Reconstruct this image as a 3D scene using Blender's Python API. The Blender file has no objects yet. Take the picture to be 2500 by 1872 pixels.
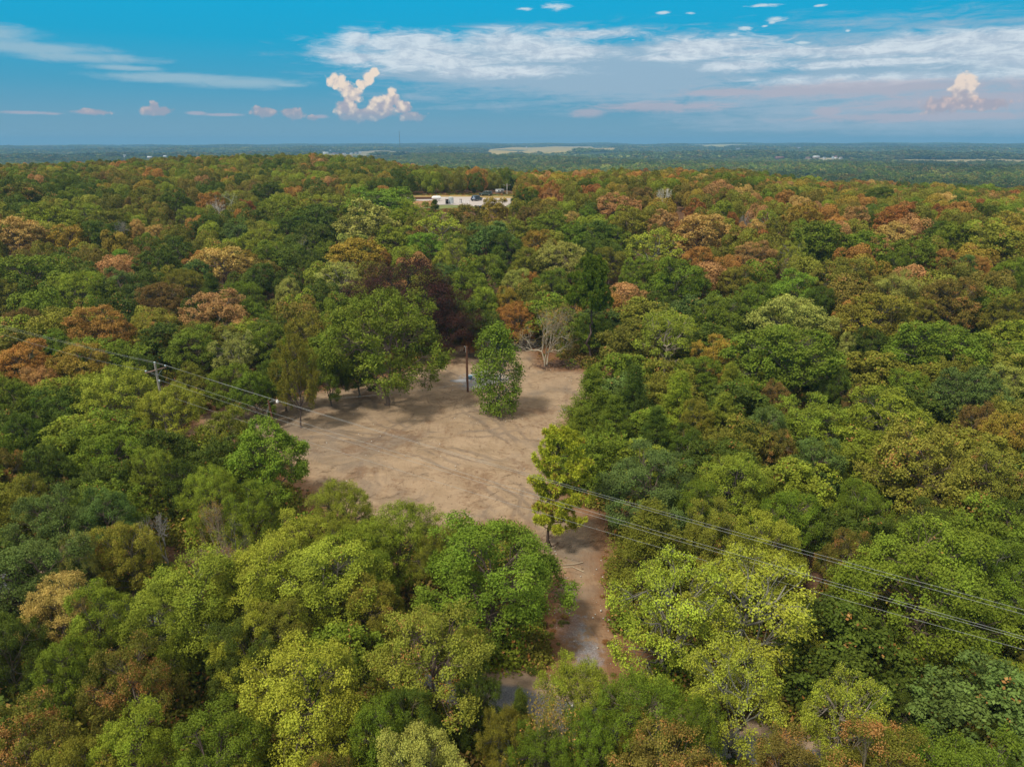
import bpy, math, random
import numpy as np
from mathutils import Vector
from mathutils import noise as mnoise

R = math.radians
SC = bpy.context.scene
COL = SC.collection
rng0 = np.random.default_rng(11)

# ------------------------------------------------------------------ camera
CAM_H = 34.0
PITCH = math.atan((828 - 307) / 1475.0)          # downward tilt of the drone camera
FPX = 2500 / 1.5                                 # focal length in pixels of the 2500 px frame
cam_data = bpy.data.cameras.new('camera')
cam_data.sensor_width = 36.0
cam_data.lens = 24.0
cam_data.clip_start = 0.5
cam_data.clip_end = 40000.0
cam = bpy.data.objects.new('camera', cam_data)
COL.objects.link(cam)
cam.location = (0, 0, CAM_H)
cam.rotation_euler = (math.pi / 2 - PITCH, 0, 0)
SC.camera = cam

# ------------------------------------------------------------------ view / render settings
SC.view_settings.view_transform = 'Standard'
SC.view_settings.look = 'None'
SC.view_settings.exposure = 0.0
SC.view_settings.gamma = 1.0
SC.view_settings.use_curve_mapping = False
SC.render.engine = 'CYCLES'
SC.cycles.max_bounces = 5
SC.cycles.diffuse_bounces = 2
SC.cycles.glossy_bounces = 2
SC.cycles.transmission_bounces = 3
SC.cycles.transparent_max_bounces = 4
SC.cycles.volume_bounces = 0
SC.cycles.caustics_reflective = False
SC.cycles.caustics_refractive = False

# ------------------------------------------------------------------ helpers: pixels of the 2500x1872 frame to places
CP, SP = math.cos(PITCH), math.sin(PITCH)
def pix_dir(x, y):
    a, b = x - 1250.0, 936.0 - y
    return np.array([a, b * SP + FPX * CP, b * CP - FPX * SP]) / FPX      # depth 1 along the view axis
def project(p):
    x, y, z = p[0], p[1], p[2] - CAM_H
    d = y * CP - z * SP
    u = y * SP + z * CP
    return 1250 + FPX * x / d, 936 - FPX * u / d, d
def srgb(r, g, b):
    f = lambda c: (c / 255) / 12.92 if c <= 10.3 else ((c / 255 + 0.055) / 1.055) ** 2.4
    return (f(r), f(g), f(b))

# ------------------------------------------------------------------ node helper
class NT:
    """Tiny wrapper to write node trees as expressions."""
    def __init__(s, tree):
        s.t = tree
        tree.nodes.clear()
    def n(s, typ, ins=None, **props):
        nd = s.t.nodes.new(typ)
        for k, v in props.items():
            setattr(nd, k, v)
        for k, v in (ins or {}).items():
            s.put(nd.inputs[k], v)
        return nd
    def put(s, sock, v):
        if isinstance(v, bpy.types.NodeSocket):
            s.t.links.new(v, sock)
        elif v is not None:
            if isinstance(v, (tuple, list)) and len(v) == 3 and sock.type == 'RGBA':
                v = (*v, 1.0)
            sock.default_value = v
    def m(s, op, a, b=None, c=None, clamp=False):
        nd = s.n('ShaderNodeMath', operation=op, use_clamp=clamp)
        for i, v in enumerate((a, b, c)):
            if v is not None:
                s.put(nd.inputs[i], v)
        return nd.outputs[0]
    def v(s, op, a, b=None, c=None):
        nd = s.n('ShaderNodeVectorMath', operation=op)
        for i, x in enumerate((a, b, c)):
            if x is not None:
                s.put(nd.inputs[i], x)
        return nd.outputs['Value'] if op in ('LENGTH', 'DOT_PRODUCT', 'DISTANCE') else nd.outputs['Vector']
    def ss(s, x, lo, hi, a=0.0, b=1.0):
        nd = s.n('ShaderNodeMapRange', interpolation_type='SMOOTHSTEP')
        for i, v in enumerate((x, lo, hi, a, b)):
            s.put(nd.inputs[i], v)
        return nd.outputs[0]
    def mix(s, f, a, b, blend='MIX'):
        nd = s.n('ShaderNodeMix', data_type='RGBA', blend_type=blend)
        s.put(nd.inputs[0], f); s.put(nd.inputs[6], a); s.put(nd.inputs[7], b)
        return nd.outputs[2]
    def noise(s, vec, scale, detail=4.0, rough=0.55, dist=0.0, out='Fac'):
        nd = s.n('ShaderNodeTexNoise', {'Scale': scale, 'Detail': detail, 'Roughness': rough, 'Distortion': dist})
        if vec is not None:
            s.put(nd.inputs['Vector'], vec)
        return nd.outputs[out]
    def xyz(s, x, y, z):
        nd = s.n('ShaderNodeCombineXYZ')
        for i, v in enumerate((x, y, z)):
            s.put(nd.inputs[i], v)
        return nd.outputs[0]

# ------------------------------------------------------------------ sky
SUN_DIR = Vector((-0.52, -0.42, 1.05)).normalized()
SUN_EL = math.asin(SUN_DIR.z)
SUN_ROT = math.atan2(SUN_DIR.x, SUN_DIR.y)
world = bpy.data.worlds.new('World')
SC.world = world
world.use_nodes = True

def build_sky():
    w = NT(world.node_tree)
    tc = w.n('ShaderNodeTexCoord')
    d = tc.outputs['Generated']
    sep = w.n('ShaderNodeSeparateXYZ', {0: d})
    X, Y, Z = sep.outputs
    DEG = 180 / math.pi
    az = w.m('MULTIPLY', w.m('ARCTAN2', X, Y), DEG)
    el = w.m('MULTIPLY', w.m('ARCSINE', Z), DEG)
    P = w.xyz(az, el, 0.0)
    def ae(x, y):
        v = pix_dir(x, y)
        return math.degrees(math.atan2(v[0], v[1])), math.degrees(math.atan2(v[2], math.hypot(v[0], v[1])))
    def blob(x, y, rx, ry):                        # 0 at the centre, 1 at the rim
        a, e = ae(x, y)
        sx, sy = 1 / (rx * 0.0332), 1 / (ry * 0.0332)
        return w.v('LENGTH', w.v('MULTIPLY_ADD', P, (sx, sy, 0.0), (-a * sx, -e * sy, 0.0)))
    def union(lst):
        r = None
        for b in lst:
            q = w.m('SUBTRACT', 1.0, blob(*b))
            r = q if r is None else w.m('MAXIMUM', r, q)
        return r
    sky = w.n('ShaderNodeTexSky', sky_type='NISHITA', sun_disc=False, sun_elevation=SUN_EL, sun_rotation=SUN_ROT,
              altitude=300, air_density=1.0, dust_density=0.6, ozone_density=2.5)
    base = sky.outputs[0]
    # the air here: a deep turquoise overhead going to grey blue at the horizon
    ramp = w.n('ShaderNodeValToRGB', {0: w.m('DIVIDE', el, 90.0, clamp=True)})
    cr = ramp.color_ramp
    stops = [(0.0, (0.20, 0.36, 0.47)), (1.5 / 90, (0.155, 0.35, 0.49)), (4.0 / 90, (0.060, 0.345, 0.54)), (7.0 / 90, (0.006, 0.37, 0.62)),
             (10.5 / 90, (0.0, 0.395, 0.685)), (30 / 90, (0.02, 0.28, 0.52)), (1.0, (0.02, 0.16, 0.40))]
    while len(cr.elements) < len(stops):
        cr.elements.new(0.5)
    for e, (p, c) in zip(cr.elements, stops):
        e.position = p; e.color = (*c, 1)
    base = w.mix(0.98, w.mix(1.0, base, (0.1, 0.1, 0.1), 'MULTIPLY'), ramp.outputs[0])
    # stretched cloud noises
    Pn = w.v('MULTIPLY', P, (0.10, 0.42, 1.0))
    nA = w.noise(Pn, 1.0, 7.0, 0.6, 0.5)
    Pn2 = w.v('MULTIPLY_ADD', P, (0.06, 0.9, 1.0), (7.3, 2.2, 0.0))
    nB = w.noise(Pn2, 1.0, 6.0, 0.62, 0.3)
    Pc = w.v('MULTIPLY', P, (0.62, 0.75, 1.0))
    nC = w.noise(Pc, 1.5, 6.0, 0.62, 0.25)
    nF = w.noise(w.v('MULTIPLY_ADD', P, (0.42, 1.9, 1.0), (3.0, 11.0, 0.0)), 1.0, 9.0, 0.68, 0.9)
    col = base
    # thin grey veil right of centre
    veil = union([(1500, 175, 760, 95), (2250, 190, 700, 130), (2600, 230, 600, 120), (1250, 170, 420, 85)])
    a = w.m('MULTIPLY', w.ss(w.m('ADD', veil, w.m('ADD', w.m('MULTIPLY', w.m('SUBTRACT', nB, 0.5), 1.5), w.m('MULTIPLY', w.m('SUBTRACT', nF, 0.5), 0.8))), -0.05, 0.62), 0.72)
    col = w.mix(a, col, (0.40, 0.50, 0.61))
    # bright stratus sheets
    sheet = union([(872, 98, 62, 26), (1010, 112, 250, 36), (1260, 104, 250, 34), (1420, 84, 170, 16), (860, 143, 95, 20), (1060, 150, 300, 34),
                   (1360, 130, 200, 24), (1230, 175, 260, 20), (1710, 118, 190, 28), (1850, 128, 200, 14), (2380, 96, 280, 30), (2140, 122, 440, 18), (1840, 160, 150, 16),
                   (2000, 160, 110, 10), (2250, 190, 420, 16), (2600, 120, 300, 60), (1640, 140, 150, 10), (2180, 152, 300, 10)])
    s1 = w.m('ADD', sheet, w.m('MULTIPLY', w.m('SUBTRACT', nA, 0.5), 1.5))
    s1 = w.m('ADD', s1, w.m('MULTIPLY', w.m('SUBTRACT', nF, 0.5), 1.15))
    a = w.m('MULTIPLY', w.ss(s1, -0.05, 0.80), 0.90)
    shc = w.mix(w.ss(w.m('ADD', nF, w.m('MULTIPLY', w.m('SUBTRACT', nC, 0.5), 0.6)), 0.34, 0.66), (0.47, 0.57, 0.68), (0.70, 0.78, 0.84))
    col = w.mix(a, col, shc)
    # pinkish low bands
    pink = union([(2080, 218, 420, 24), (1780, 225, 150, 13), (1600, 262, 230, 16), (2350, 250, 330, 26), (1440, 275, 55, 18), (2020, 272, 40, 14),
                  (2250, 285, 300, 14), (60, 275, 90, 5), (130, 278, 30, 4), (215, 274, 62, 7), (545, 281, 70, 5), (480, 277, 30, 6), (780, 285, 30, 7)])
    s2 = w.m('ADD', pink, w.m('MULTIPLY', w.m('SUBTRACT', nB, 0.5), 1.2))
    s2 = w.m('ADD', s2, w.m('MULTIPLY', w.m('SUBTRACT', nF, 0.5), 1.3))
    col = w.mix(w.m('MULTIPLY', w.ss(s2, 0.05, 0.7), 0.66), col, (0.50, 0.45, 0.52))
    # the long wisp at the left
    wisp = union([(-40, 78, 110, 24), (60, 118, 190, 17), (190, 140, 170, 13), (300, 166, 90, 7), (450, 192, 200, 13), (590, 202, 170, 15), (700, 208, 60, 6)])
    s3 = w.m('ADD', wisp, w.m('ADD', w.m('MULTIPLY', w.m('SUBTRACT', nA, 0.5), 0.8), w.m('MULTIPLY', w.m('SUBTRACT', nF, 0.5), 1.1)))
    col = w.mix(w.m('MULTIPLY', w.ss(s3, -0.1, 0.8), 0.66), col, (0.40, 0.55, 0.64))
    # small high puffs
    puff = union([(1355, 16, 34, 9), (1282, 22, 24, 5), (1620, 32, 16, 4), (1685, 33, 14, 3), (1860, 14, 40, 4), (2002, 14, 16, 3), (1892, 46, 26, 7),
                  (1884, 55, 10, 4), (1820, 70, 18, 5), (1866, 64, 8, 3), (1790, 86, 14, 4), (1735, 98, 22, 4), (1960, 105, 26, 4), (2070, 76, 6, 3), (1545, 98, 8, 3)])
    s4 = w.m('ADD', puff, w.m('ADD', w.m('MULTIPLY', w.m('SUBTRACT', nC, 0.5), 0.8), w.m('MULTIPLY', w.m('SUBTRACT', nF, 0.5), 2.6)))
    col = w.mix(w.m('MULTIPLY', w.ss(s4, 0.0, 0.9), 0.85), col, (0.62, 0.74, 0.80))
    # heaped cumulus, billowy edge from a finer noise
    nD = w.noise(P, 1.9, 8.0, 0.62, 0.4)
    vor = w.n('ShaderNodeTexVoronoi', {'Vector': w.v('ADD', P, w.v('MULTIPLY', w.noise(P, 1.2, 4.0, out='Color'), (0.5, 0.5, 0.0))), 'Scale': 2.1}, feature='SMOOTH_F1')
    vd = vor.outputs['Distance']
    big = union([(824, 198, 26, 20), (846, 214, 26, 20), (862, 230, 27, 22), (900, 190, 17, 16), (913, 177, 13, 12), (884, 206, 17, 13), (848, 262, 30, 32),
                 (935, 255, 40, 24), (958, 243, 26, 24), (985, 262, 26, 20), (1005, 285, 40, 14), (900, 280, 80, 18), (870, 285, 50, 16)])
    rightc = union([(2356, 198, 22, 18), (2344, 220, 24, 18), (2372, 208, 16, 13), (2350, 240, 30, 18)])
    small = union([(2300, 258, 44, 22), (2395, 255, 60, 16), (385, 272, 38, 12), (378, 262, 13, 14), (400, 268, 14, 9),
                   (225, 274, 38, 8), (645, 275, 34, 14), (632, 268, 16, 10), (715, 277, 30, 16), (765, 289, 16, 8)])
    def cum(col, u, hi, lo, al, low_fade):
        s = w.m('ADD', u, w.m('MULTIPLY', w.m('SUBTRACT', nD, 0.5), 1.0))
        s = w.m('ADD', s, w.m('MULTIPLY', w.m('SUBTRACT', 0.42, vd), 0.7))
        a = w.m('MULTIPLY', w.ss(s, 0.06, 0.42), w.m('MULTIPLY', al, w.ss(el, low_fade[0], low_fade[1])))
        lit = w.ss(w.m('ADD', w.m('MULTIPLY', w.m('SUBTRACT', 0.42, vd), 1.4), w.m('ADD', w.m('MULTIPLY', w.m('SUBTRACT', nD, 0.5), 1.8), w.ss(el, 1.2, 5.0))), 0.05, 0.95)
        return w.mix(a, col, w.mix(lit, lo, hi))
    col = cum(col, big, (0.92, 0.76, 0.62), (0.42, 0.40, 0.47), 0.95, (0.6, 2.6))
    col = cum(col, rightc, (0.90, 0.74, 0.62), (0.44, 0.41, 0.47), 0.9, (0.8, 2.6))
    col = cum(col, small, (0.74, 0.55, 0.50), (0.40, 0.37, 0.44), 0.75, (0.8, 2.2))
    # broken cloud over the rest of the sky, above the part in view
    Pd = w.n('ShaderNodeVectorMath', {0: d, 1: w.xyz(w.m('ADD', w.m('ABSOLUTE', Z), 0.12), w.m('ADD', w.m('ABSOLUTE', Z), 0.12), 1.0)}, operation='DIVIDE').outputs[0]
    nO = w.noise(Pd, 1.1, 6.0, 0.6, 0.4)
    cov = w.m('MULTIPLY', w.ss(nO, 0.30, 0.50), w.ss(el, 12.0, 26.0))
    col = w.mix(w.m('MULTIPLY', cov, 0.9), col, w.mix(w.ss(nO, 0.45, 0.75), (1.06, 0.98, 0.86), (0.68, 0.63, 0.56)))
    # below the horizon: the same grey blue as the horizon itself
    bg = w.n('ShaderNodeBackground', {'Color': col, 'Strength': 1.0})
    out = w.n('ShaderNodeOutputWorld')
    w.t.links.new(bg.outputs[0], out.inputs[0])
build_sky()
world.cycles.sampling_method = 'MANUAL'
world.cycles.sample_map_resolution = 512

sun_data = bpy.data.lights.new('sun', 'SUN')
sun_data.energy = 3.4
sun_data.angle = R(7)
sun_data.color = (1.0, 0.93, 0.80)
sun = bpy.data.objects.new('sun', sun_data)
COL.objects.link(sun)
sun.rotation_euler = SUN_DIR.to_track_quat('Z', 'Y').to_euler()
sun.location = (0, 0, 200)
# ------------------------------------------------------------------ terrain shape
def smooth(x, a, b):
    t = np.clip((x - a) / (b - a), 0, 1)
    return t * t * (3 - 2 * t)
# how high the ridge stands in each direction: measured on the tree line
SKY = [(0, 410, 350), (170, 404, 370), (395, 387, 390), (565, 385, 400), (791, 384, 380), (904, 393, 340), (989, 408, 300), (1073, 411, 285), (1250, 418, 275), (1476, 420, 275), (1645, 420, 270), (1787, 421, 262),
       (1871, 436, 250), (1984, 446, 245), (2154, 459, 240), (2500, 468, 240)]
SKY_AZ, SKY_Z, SKY_D = [], [], []
for _x, _y, _D in SKY:
    _d = pix_dir(_x, _y); _h = math.hypot(_d[0], _d[1])
    SKY_AZ.append(math.degrees(math.atan2(_d[0], _d[1]))); SKY_D.append(_D); SKY_Z.append(CAM_H + _d[2] / _h * _D - 8.6)
def ground_z(x, y):
    x = np.asarray(x, float); y = np.asarray(y, float)
    D = np.hypot(x, y)
    az = np.degrees(np.arctan2(x, np.maximum(y, 1e-6)))
    az = np.where(y <= 0, np.sign(x) * 90, az)
    right = smooth(az, -12, 22)
    left = smooth(-az, 14, 34)
    crest = np.interp(az, SKY_AZ, SKY_D)
    top = np.interp(az, SKY_AZ, SKY_Z)
    front = y > 0
    rise = top * smooth(D, 95 - 10 * right, 0.82 * crest)
    # beyond the ridge the land falls to a wide valley, then rises to far low hills
    fall = smooth(D, crest, crest + 420)
    valley = -20.0
    far = smooth(D, 2300, 7500)
    hills = (23 - 15 * smooth(-az, 2, 30)) * far + 8.5 * np.sin(D * 0.0040 + az * 0.11 + 1.2 * np.sin(az * 0.13)) * smooth(D, 1000, 2300) + (3.0 * np.sin(x * 0.0011 + 1.3) * np.sin(y * 0.0007 + 0.4) + 3.5 * np.sin(az * 0.55 + 1.0) * np.sin(D * 0.0013) + 2.5 * np.sin(az * 1.3 + D * 0.0006)) * smooth(D, 1200, 3500)
    z = rise * (1 - fall) + valley * fall + hills * fall
    z = z + smooth(D, 130, 260) * (0.9 * np.sin(x * 0.031 + 0.7) * np.cos(y * 0.027) + 0.6 * np.sin(x * 0.013 - y * 0.021))
    z = np.where(front, z, 0.0)
    # a gentle unevenness close by
    z = z + 0.16 * np.sin(x * 0.21 + 1.0) * np.sin(y * 0.17 + 0.3) + 0.07 * np.sin(x * 0.63 + y * 0.4) * np.cos(y * 0.55 - x * 0.2)
    # the levelled gravel yard on the ridge
    pd = np.hypot((x + 21) / 40, (y - 250) / 30)
    z = z * smooth(pd, 0.8, 1.35) + PAD_Z * (1 - smooth(pd, 0.8, 1.35))
    return z
PAD_Z = 15.6
def ray_ground(px, py, h=0.0):
    """where the ray through this pixel meets the terrain (raised by h)"""
    d = pix_dir(px, py)
    ts = np.concatenate([np.linspace(12, 500, 1500), np.geomspace(500, 9500, 1200)])
    X, Y, Z = d[0] * ts, d[1] * ts, CAM_H + d[2] * ts
    f = Z - ground_z(X, Y) - h
    i = np.argmax(f < 0)
    if i == 0:
        i = len(ts) - 1
    t0, t1 = ts[i - 1], ts[i]
    for _ in range(20):
        tm = 0.5 * (t0 + t1)
        if CAM_H + d[2] * tm - float(ground_z(d[0] * tm, d[1] * tm)) - h < 0: t1 = tm
        else: t0 = tm
    return np.array([d[0] * t1, d[1] * t1, CAM_H + d[2] * t1])

def poly_sd(px, py, poly):
    """signed distance, positive inside"""
    px = np.asarray(px, float); py = np.asarray(py, float)
    d2 = np.full(px.shape, 1e18); ins = np.zeros(px.shape, bool)
    n = len(poly)
    for i in range(n):
        ax, ay = poly[i][0], poly[i][1]; bx, by = poly[(i + 1) % n][0], poly[(i + 1) % n][1]
        ex, ey = bx - ax, by - ay
        t = np.clip(((px - ax) * ex + (py - ay) * ey) / (ex * ex + ey * ey + 1e-12), 0, 1)
        d2 = np.minimum(d2, (px - ax - t * ex) ** 2 + (py - ay - t * ey) ** 2)
        c = ((ay > py) != (by > py))
        with np.errstate(divide='ignore', invalid='ignore'):
            xi = ex * (py - ay) / (ey if ey != 0 else 1e-12) + ax
        ins ^= c & (px < xi)
    d = np.sqrt(d2)
    return np.where(ins, d, -d)

PAD = [tuple(ray_ground(*p)[:2]) for p in [(960, 482), (1010, 477), (1100, 476), (1250, 480), (1262, 497), (1235, 510), (1100, 510), (975, 516)]]
# outlines on the ground (from the picture, pushed a little under the surrounding crowns)
clear_px = [(440, 1075), (470, 1020), (560, 985), (700, 965), (900, 925), (1060, 880), (1110, 845), (1200, 838), (1300, 835), (1340, 890), (1420, 900), (1500, 915), (1480, 960),
            (1420, 1010), (1400, 1080), (1380, 1180), (1420, 1240), (1480, 1262), (1500, 1340), (1470, 1420), (1310, 1420), (1240, 1290), (1150, 1310), (1000, 1325), (850, 1290), (740, 1230), (690, 1150), (600, 1090)]
drive_px = [(1335, 1330), (1480, 1330), (1492, 1420), (1500, 1520), (1520, 1640), (1560, 1720), (1330, 1760), (1340, 1680), (1348, 1600), (1352, 1500), (1352, 1420)]
CLEAR = [tuple(ray_ground(*p)[:2]) for p in clear_px]
DRIVE = [tuple(ray_ground(*p)[:2]) for p in drive_px]
# the lane that runs below the power line, under the trees
ra, rb = ray_ground(1200, 1700)[:2], ray_ground(1600, 1800)[:2]
rdir = (rb - ra) / np.linalg.norm(rb - ra)
rdir = np.array([0.93, -0.30]); rdir /= np.linalg.norm(rdir)
rn = np.array([-rdir[1], rdir[0]])
rmid = 0.5 * (ra + rb)
def road_d(x, y):
    s = (x - rmid[0]) * rdir[0] + (y - rmid[1]) * rdir[1]
    off = (x - rmid[0]) * rn[0] + (y - rmid[1]) * rn[1]
    return np.abs(off - 0.9 * np.sin(s * 0.05)) , s
# ------------------------------------------------------------------ object helpers
def tag(o, label=None, cat=None, group=None, kind=None):
    if label: o['label'] = label
    if cat: o['category'] = cat
    if group: o['group'] = group
    if kind: o['kind'] = kind
    return o
def empty(name, loc, rz=0.0):
    o = bpy.data.objects.new(name, None)
    o.empty_display_size = 0.3
    o.location = loc; o.rotation_euler = (0, 0, rz)
    COL.objects.link(o)
    return o
def make_mesh(name, V, F, mat=None, attrs=None, smooth_=False):
    """F: (n,k) array of equal-sized faces, or a list of such arrays"""
    Fs = F if isinstance(F, list) else [F]
    me = bpy.data.meshes.new(name)
    V = np.asarray(V, np.float32)
    me.vertices.add(len(V)); me.vertices.foreach_set('co', V.ravel())
    tot, starts, idx = 0, [], []
    for f in Fs:
        f = np.asarray(f, np.int32)
        if len(f) == 0: continue
        n, k = f.shape
        starts.append(tot + np.arange(n, dtype=np.int32) * k)
        idx.append(f.ravel()); tot += n * k
    me.loops.add(tot); me.loops.foreach_set('vertex_index', np.concatenate(idx))
    st = np.concatenate(starts)
    me.polygons.add(len(st)); me.polygons.foreach_set('loop_start', st)
    if smooth_: me.polygons.foreach_set('use_smooth', np.ones(len(st), bool))
    for k, a in (attrs or {}).items():
        at = me.attributes.new(k, 'FLOAT', 'POINT')
        at.data.foreach_set('value', np.asarray(a, np.float32))
    if mat: me.materials.append(mat)
    me.update(); me.validate()
    return me
def link(name, me, parent=None, loc=(0, 0, 0)):
    o = bpy.data.objects.new(name, me)
    COL.objects.link(o)
    if parent is not None: o.parent = parent
    o.location = loc
    return o
class MB:
    """collects boxes and tubes of one part"""
    def __init__(s): s.V, s.Q, s.T, s.n = [], [], [], 0
    def add(s, V, Q=None, T=None):
        V = np.asarray(V, float)
        if Q is not None and len(Q): s.Q.append(np.asarray(Q, int) + s.n)
        if T is not None and len(T): s.T.append(np.asarray(T, int) + s.n)
        s.V.append(V); s.n += len(V); return s
    def box(s, c, size, rz=0.0, taper=1.0, rx=0.0):
        x, y, z = [v / 2 for v in size]
        P = np.array([(-x, -y, -z), (x, -y, -z), (x, y, -z), (-x, y, -z), (-x * taper, -y * taper, z), (x * taper, -y * taper, z), (x * taper, y * taper, z), (-x * taper, y * taper, z)])
        if rx:
            cs, sn = math.cos(rx), math.sin(rx)
            P = np.stack([P[:, 0], P[:, 1] * cs - P[:, 2] * sn, P[:, 1] * sn + P[:, 2] * cs], 1)
        cs, sn = math.cos(rz), math.sin(rz)
        P = np.stack([P[:, 0] * cs - P[:, 1] * sn, P[:, 0] * sn + P[:, 1] * cs, P[:, 2]], 1) + np.array(c)
        return s.add(P, [(0, 3, 2, 1), (4, 5, 6, 7), (0, 1, 5, 4), (1, 2, 6, 5), (2, 3, 7, 6), (3, 0, 4, 7)])
    def tube(s, pts, rad, k=8, caps=True):
        V, Q = tube(np.asarray(pts, float), np.broadcast_to(rad, len(pts)), k)
        base = s.n
        s.add(V, Q)
        if caps:
            n = len(pts)
            for i0 in (0, (n - 1) * k):
                c = V[i0:i0 + k].mean(0)
                s.add(np.vstack([V[i0:i0 + k], c]), None, [(j, (j + 1) % k, k) for j in range(k)])
        return s
    def build(s, name, mat, parent=None, loc=(0, 0, 0), smooth_=False, attrs=None):
        me = make_mesh(name, np.vstack(s.V), ([np.vstack(s.Q)] if s.Q else []) + ([np.vstack(s.T)] if s.T else []), mat, attrs, smooth_)
        return link(name, me, parent, loc)
def tube(pts, rad, k=5):
    n = len(pts)
    tan = np.gradient(pts, axis=0)
    tan /= np.linalg.norm(tan, axis=1, keepdims=True) + 1e-9
    ref = np.where(np.abs(tan[:, 2:3]) > 0.9, np.array([[1.0, 0, 0]]), np.array([[0, 0, 1.0]]))
    a = np.cross(tan, ref); a /= np.linalg.norm(a, axis=1, keepdims=True) + 1e-9
    b = np.cross(tan, a)
    th = np.arange(k) * 2 * math.pi / k
    V = pts[:, None, :] + np.asarray(rad)[:, None, None] * (a[:, None, :] * np.cos(th)[None, :, None] + b[:, None, :] * np.sin(th)[None, :, None])
    i = np.arange(n - 1)[:, None] * k; j = np.arange(k)[None, :]; j2 = (j + 1) % k
    Q = np.stack([i + j, i + j2, i + k + j2, i + k + j], -1).reshape(-1, 4)
    return V.reshape(-1, 3), Q

# ------------------------------------------------------------------ materials
MATS = {}
def mat(name):
    m = bpy.data.materials.new(name); m.use_nodes = True
    MATS[name] = m
    return m, NT(m.node_tree)
def simple(name, color, rough=0.7, metal=0.0, vary=0.25, scale=3.0, spec=0.3):
    m, t = mat(name)
    geo = t.n('ShaderNodeTexCoord').outputs['Object']
    nz = t.noise(geo, scale, 5)
    c = t.mix(nz, tuple(v * (1 - vary) for v in color), tuple(min(1, v * (1 + vary)) for v in color))
    b = t.n('ShaderNodeBsdfPrincipled', {'Base Color': c, 'Roughness': rough, 'Metallic': metal, 'Specular IOR Level': spec})
    o = t.n('ShaderNodeOutputMaterial', {0: b.outputs[0]})
    return m
def ground_material():
    m, t = mat('ground_soil')
    geo = t.n('ShaderNodeNewGeometry').outputs['Position']
    def attr(n): return t.n('ShaderNodeAttribute', attribute_name=n).outputs['Fac']
    n_big = t.noise(geo, 0.06, 4)
    n_mid = t.noise(geo, 0.35, 5, 0.6, 0.6)
    n_fine = t.noise(geo, 2.2, 6, 0.65)
    n_grit = t.noise(geo, 11.0, 4, 0.7)
    # drag marks and wheel tracks left by clearing, running in swept arcs
    warp = t.v('ADD', geo, t.v('MULTIPLY', t.noise(geo, 0.03, 2, out='Color'), (26.0, 26.0, 0.0)))
    streak = t.noise(t.v('MULTIPLY', warp, (0.22, 1.9, 1.0)), 1.0, 5, 0.62, 0.4)
    warp2 = t.v('ADD', geo, t.v('MULTIPLY', t.noise(t.v('ADD', geo, (31.0, 8.0, 0.0)), 0.03, 2, out='Color'), (-26.0, 22.0, 0.0)))
    streak2 = t.noise(t.v('MULTIPLY', warp2, (1.7, 0.2, 1.0)), 1.0, 5, 0.62, 0.4)
    dirt = t.mix(t.ss(n_mid, 0.3, 0.7), (0.27, 0.192, 0.118), (0.365, 0.268, 0.176))
    dirt = t.mix(t.ss(n_big, 0.35, 0.65), dirt, t.mix(0.5, dirt, (0.37, 0.26, 0.165)))
    dirt = t.mix(t.m('MULTIPLY', t.ss(streak, 0.54, 0.74), 0.50), dirt, (0.16, 0.10, 0.062))
    dirt = t.mix(t.m('MULTIPLY', t.ss(streak2, 0.55, 0.74), 0.42), dirt, (0.17, 0.11, 0.072))
    dirt = t.mix(t.m('MULTIPLY', t.ss(streak, 0.46, 0.28), 0.40), dirt, (0.54, 0.38, 0.24))
    dirt = t.mix(t.m('MULTIPLY', t.ss(n_fine, 0.55, 0.72), 0.6), dirt, (0.12, 0.078, 0.048))
    dirt = t.mix(t.m('MULTIPLY', t.ss(n_grit, 0.62, 0.76), 0.5), dirt, (0.10, 0.07, 0.045))
    damp = t.noise(t.v('ADD', geo, (60.0, 12.0, 0.0)), 0.085, 4, 0.6, 1.2)
    dirt = t.mix(t.m('MULTIPLY', t.ss(damp, 0.48, 0.64), 0.6), dirt, (0.185, 0.15, 0.118))
    # wheel tracks: pairs of ruts swept round in arcs from the drive
    sp = t.n('ShaderNodeSeparateXYZ', {0: geo})
    flat = t.v('ADD', t.xyz(sp.outputs[0], sp.outputs[1], 0.0), t.v('MULTIPLY', t.v('SUBTRACT', t.noise(geo, 0.12, 3, out='Color'), (0.5, 0.5, 0.5)), (2.2, 2.2, 0.0)))
    rut = None
    for p3 in [((1420, 1330), (1330, 1060), (1380, 930)), ((1380, 1330), (1150, 1160), (800, 1060)), ((1400, 1250), (1000, 1080), (640, 1060)),
               ((1350, 1000), (1150, 1060), (900, 1000)), ((1300, 1200), (1310, 1000), (1220, 870)), ((1430, 1640), (1400, 1400), (1330, 1180)), ((1470, 1640), (1440, 1400), (1300, 1130)), ((1000, 1250), (900, 1120), (1050, 1020))]:
        (x1, y1), (x2, y2), (x3, y3) = [tuple(ray_ground(*q)[:2]) for q in p3]
        dd_ = 2 * (x1 * (y2 - y3) + x2 * (y3 - y1) + x3 * (y1 - y2))
        ux = ((x1 ** 2 + y1 ** 2) * (y2 - y3) + (x2 ** 2 + y2 ** 2) * (y3 - y1) + (x3 ** 2 + y3 ** 2) * (y1 - y2)) / dd_
        uy = ((x1 ** 2 + y1 ** 2) * (x3 - x2) + (x2 ** 2 + y2 ** 2) * (x1 - x3) + (x3 ** 2 + y3 ** 2) * (x2 - x1)) / dd_
        r_ = math.hypot(x1 - ux, y1 - uy)
        q = t.m('ABSOLUTE', t.m('SUBTRACT', t.m('ABSOLUTE', t.m('SUBTRACT', t.v('DISTANCE', flat, (ux, uy, 0.0)), r_)), 0.85))
        q = t.ss(q, 0.42, 0.10)
        rut = q if rut is None else t.m('MAXIMUM', rut, q)
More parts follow.
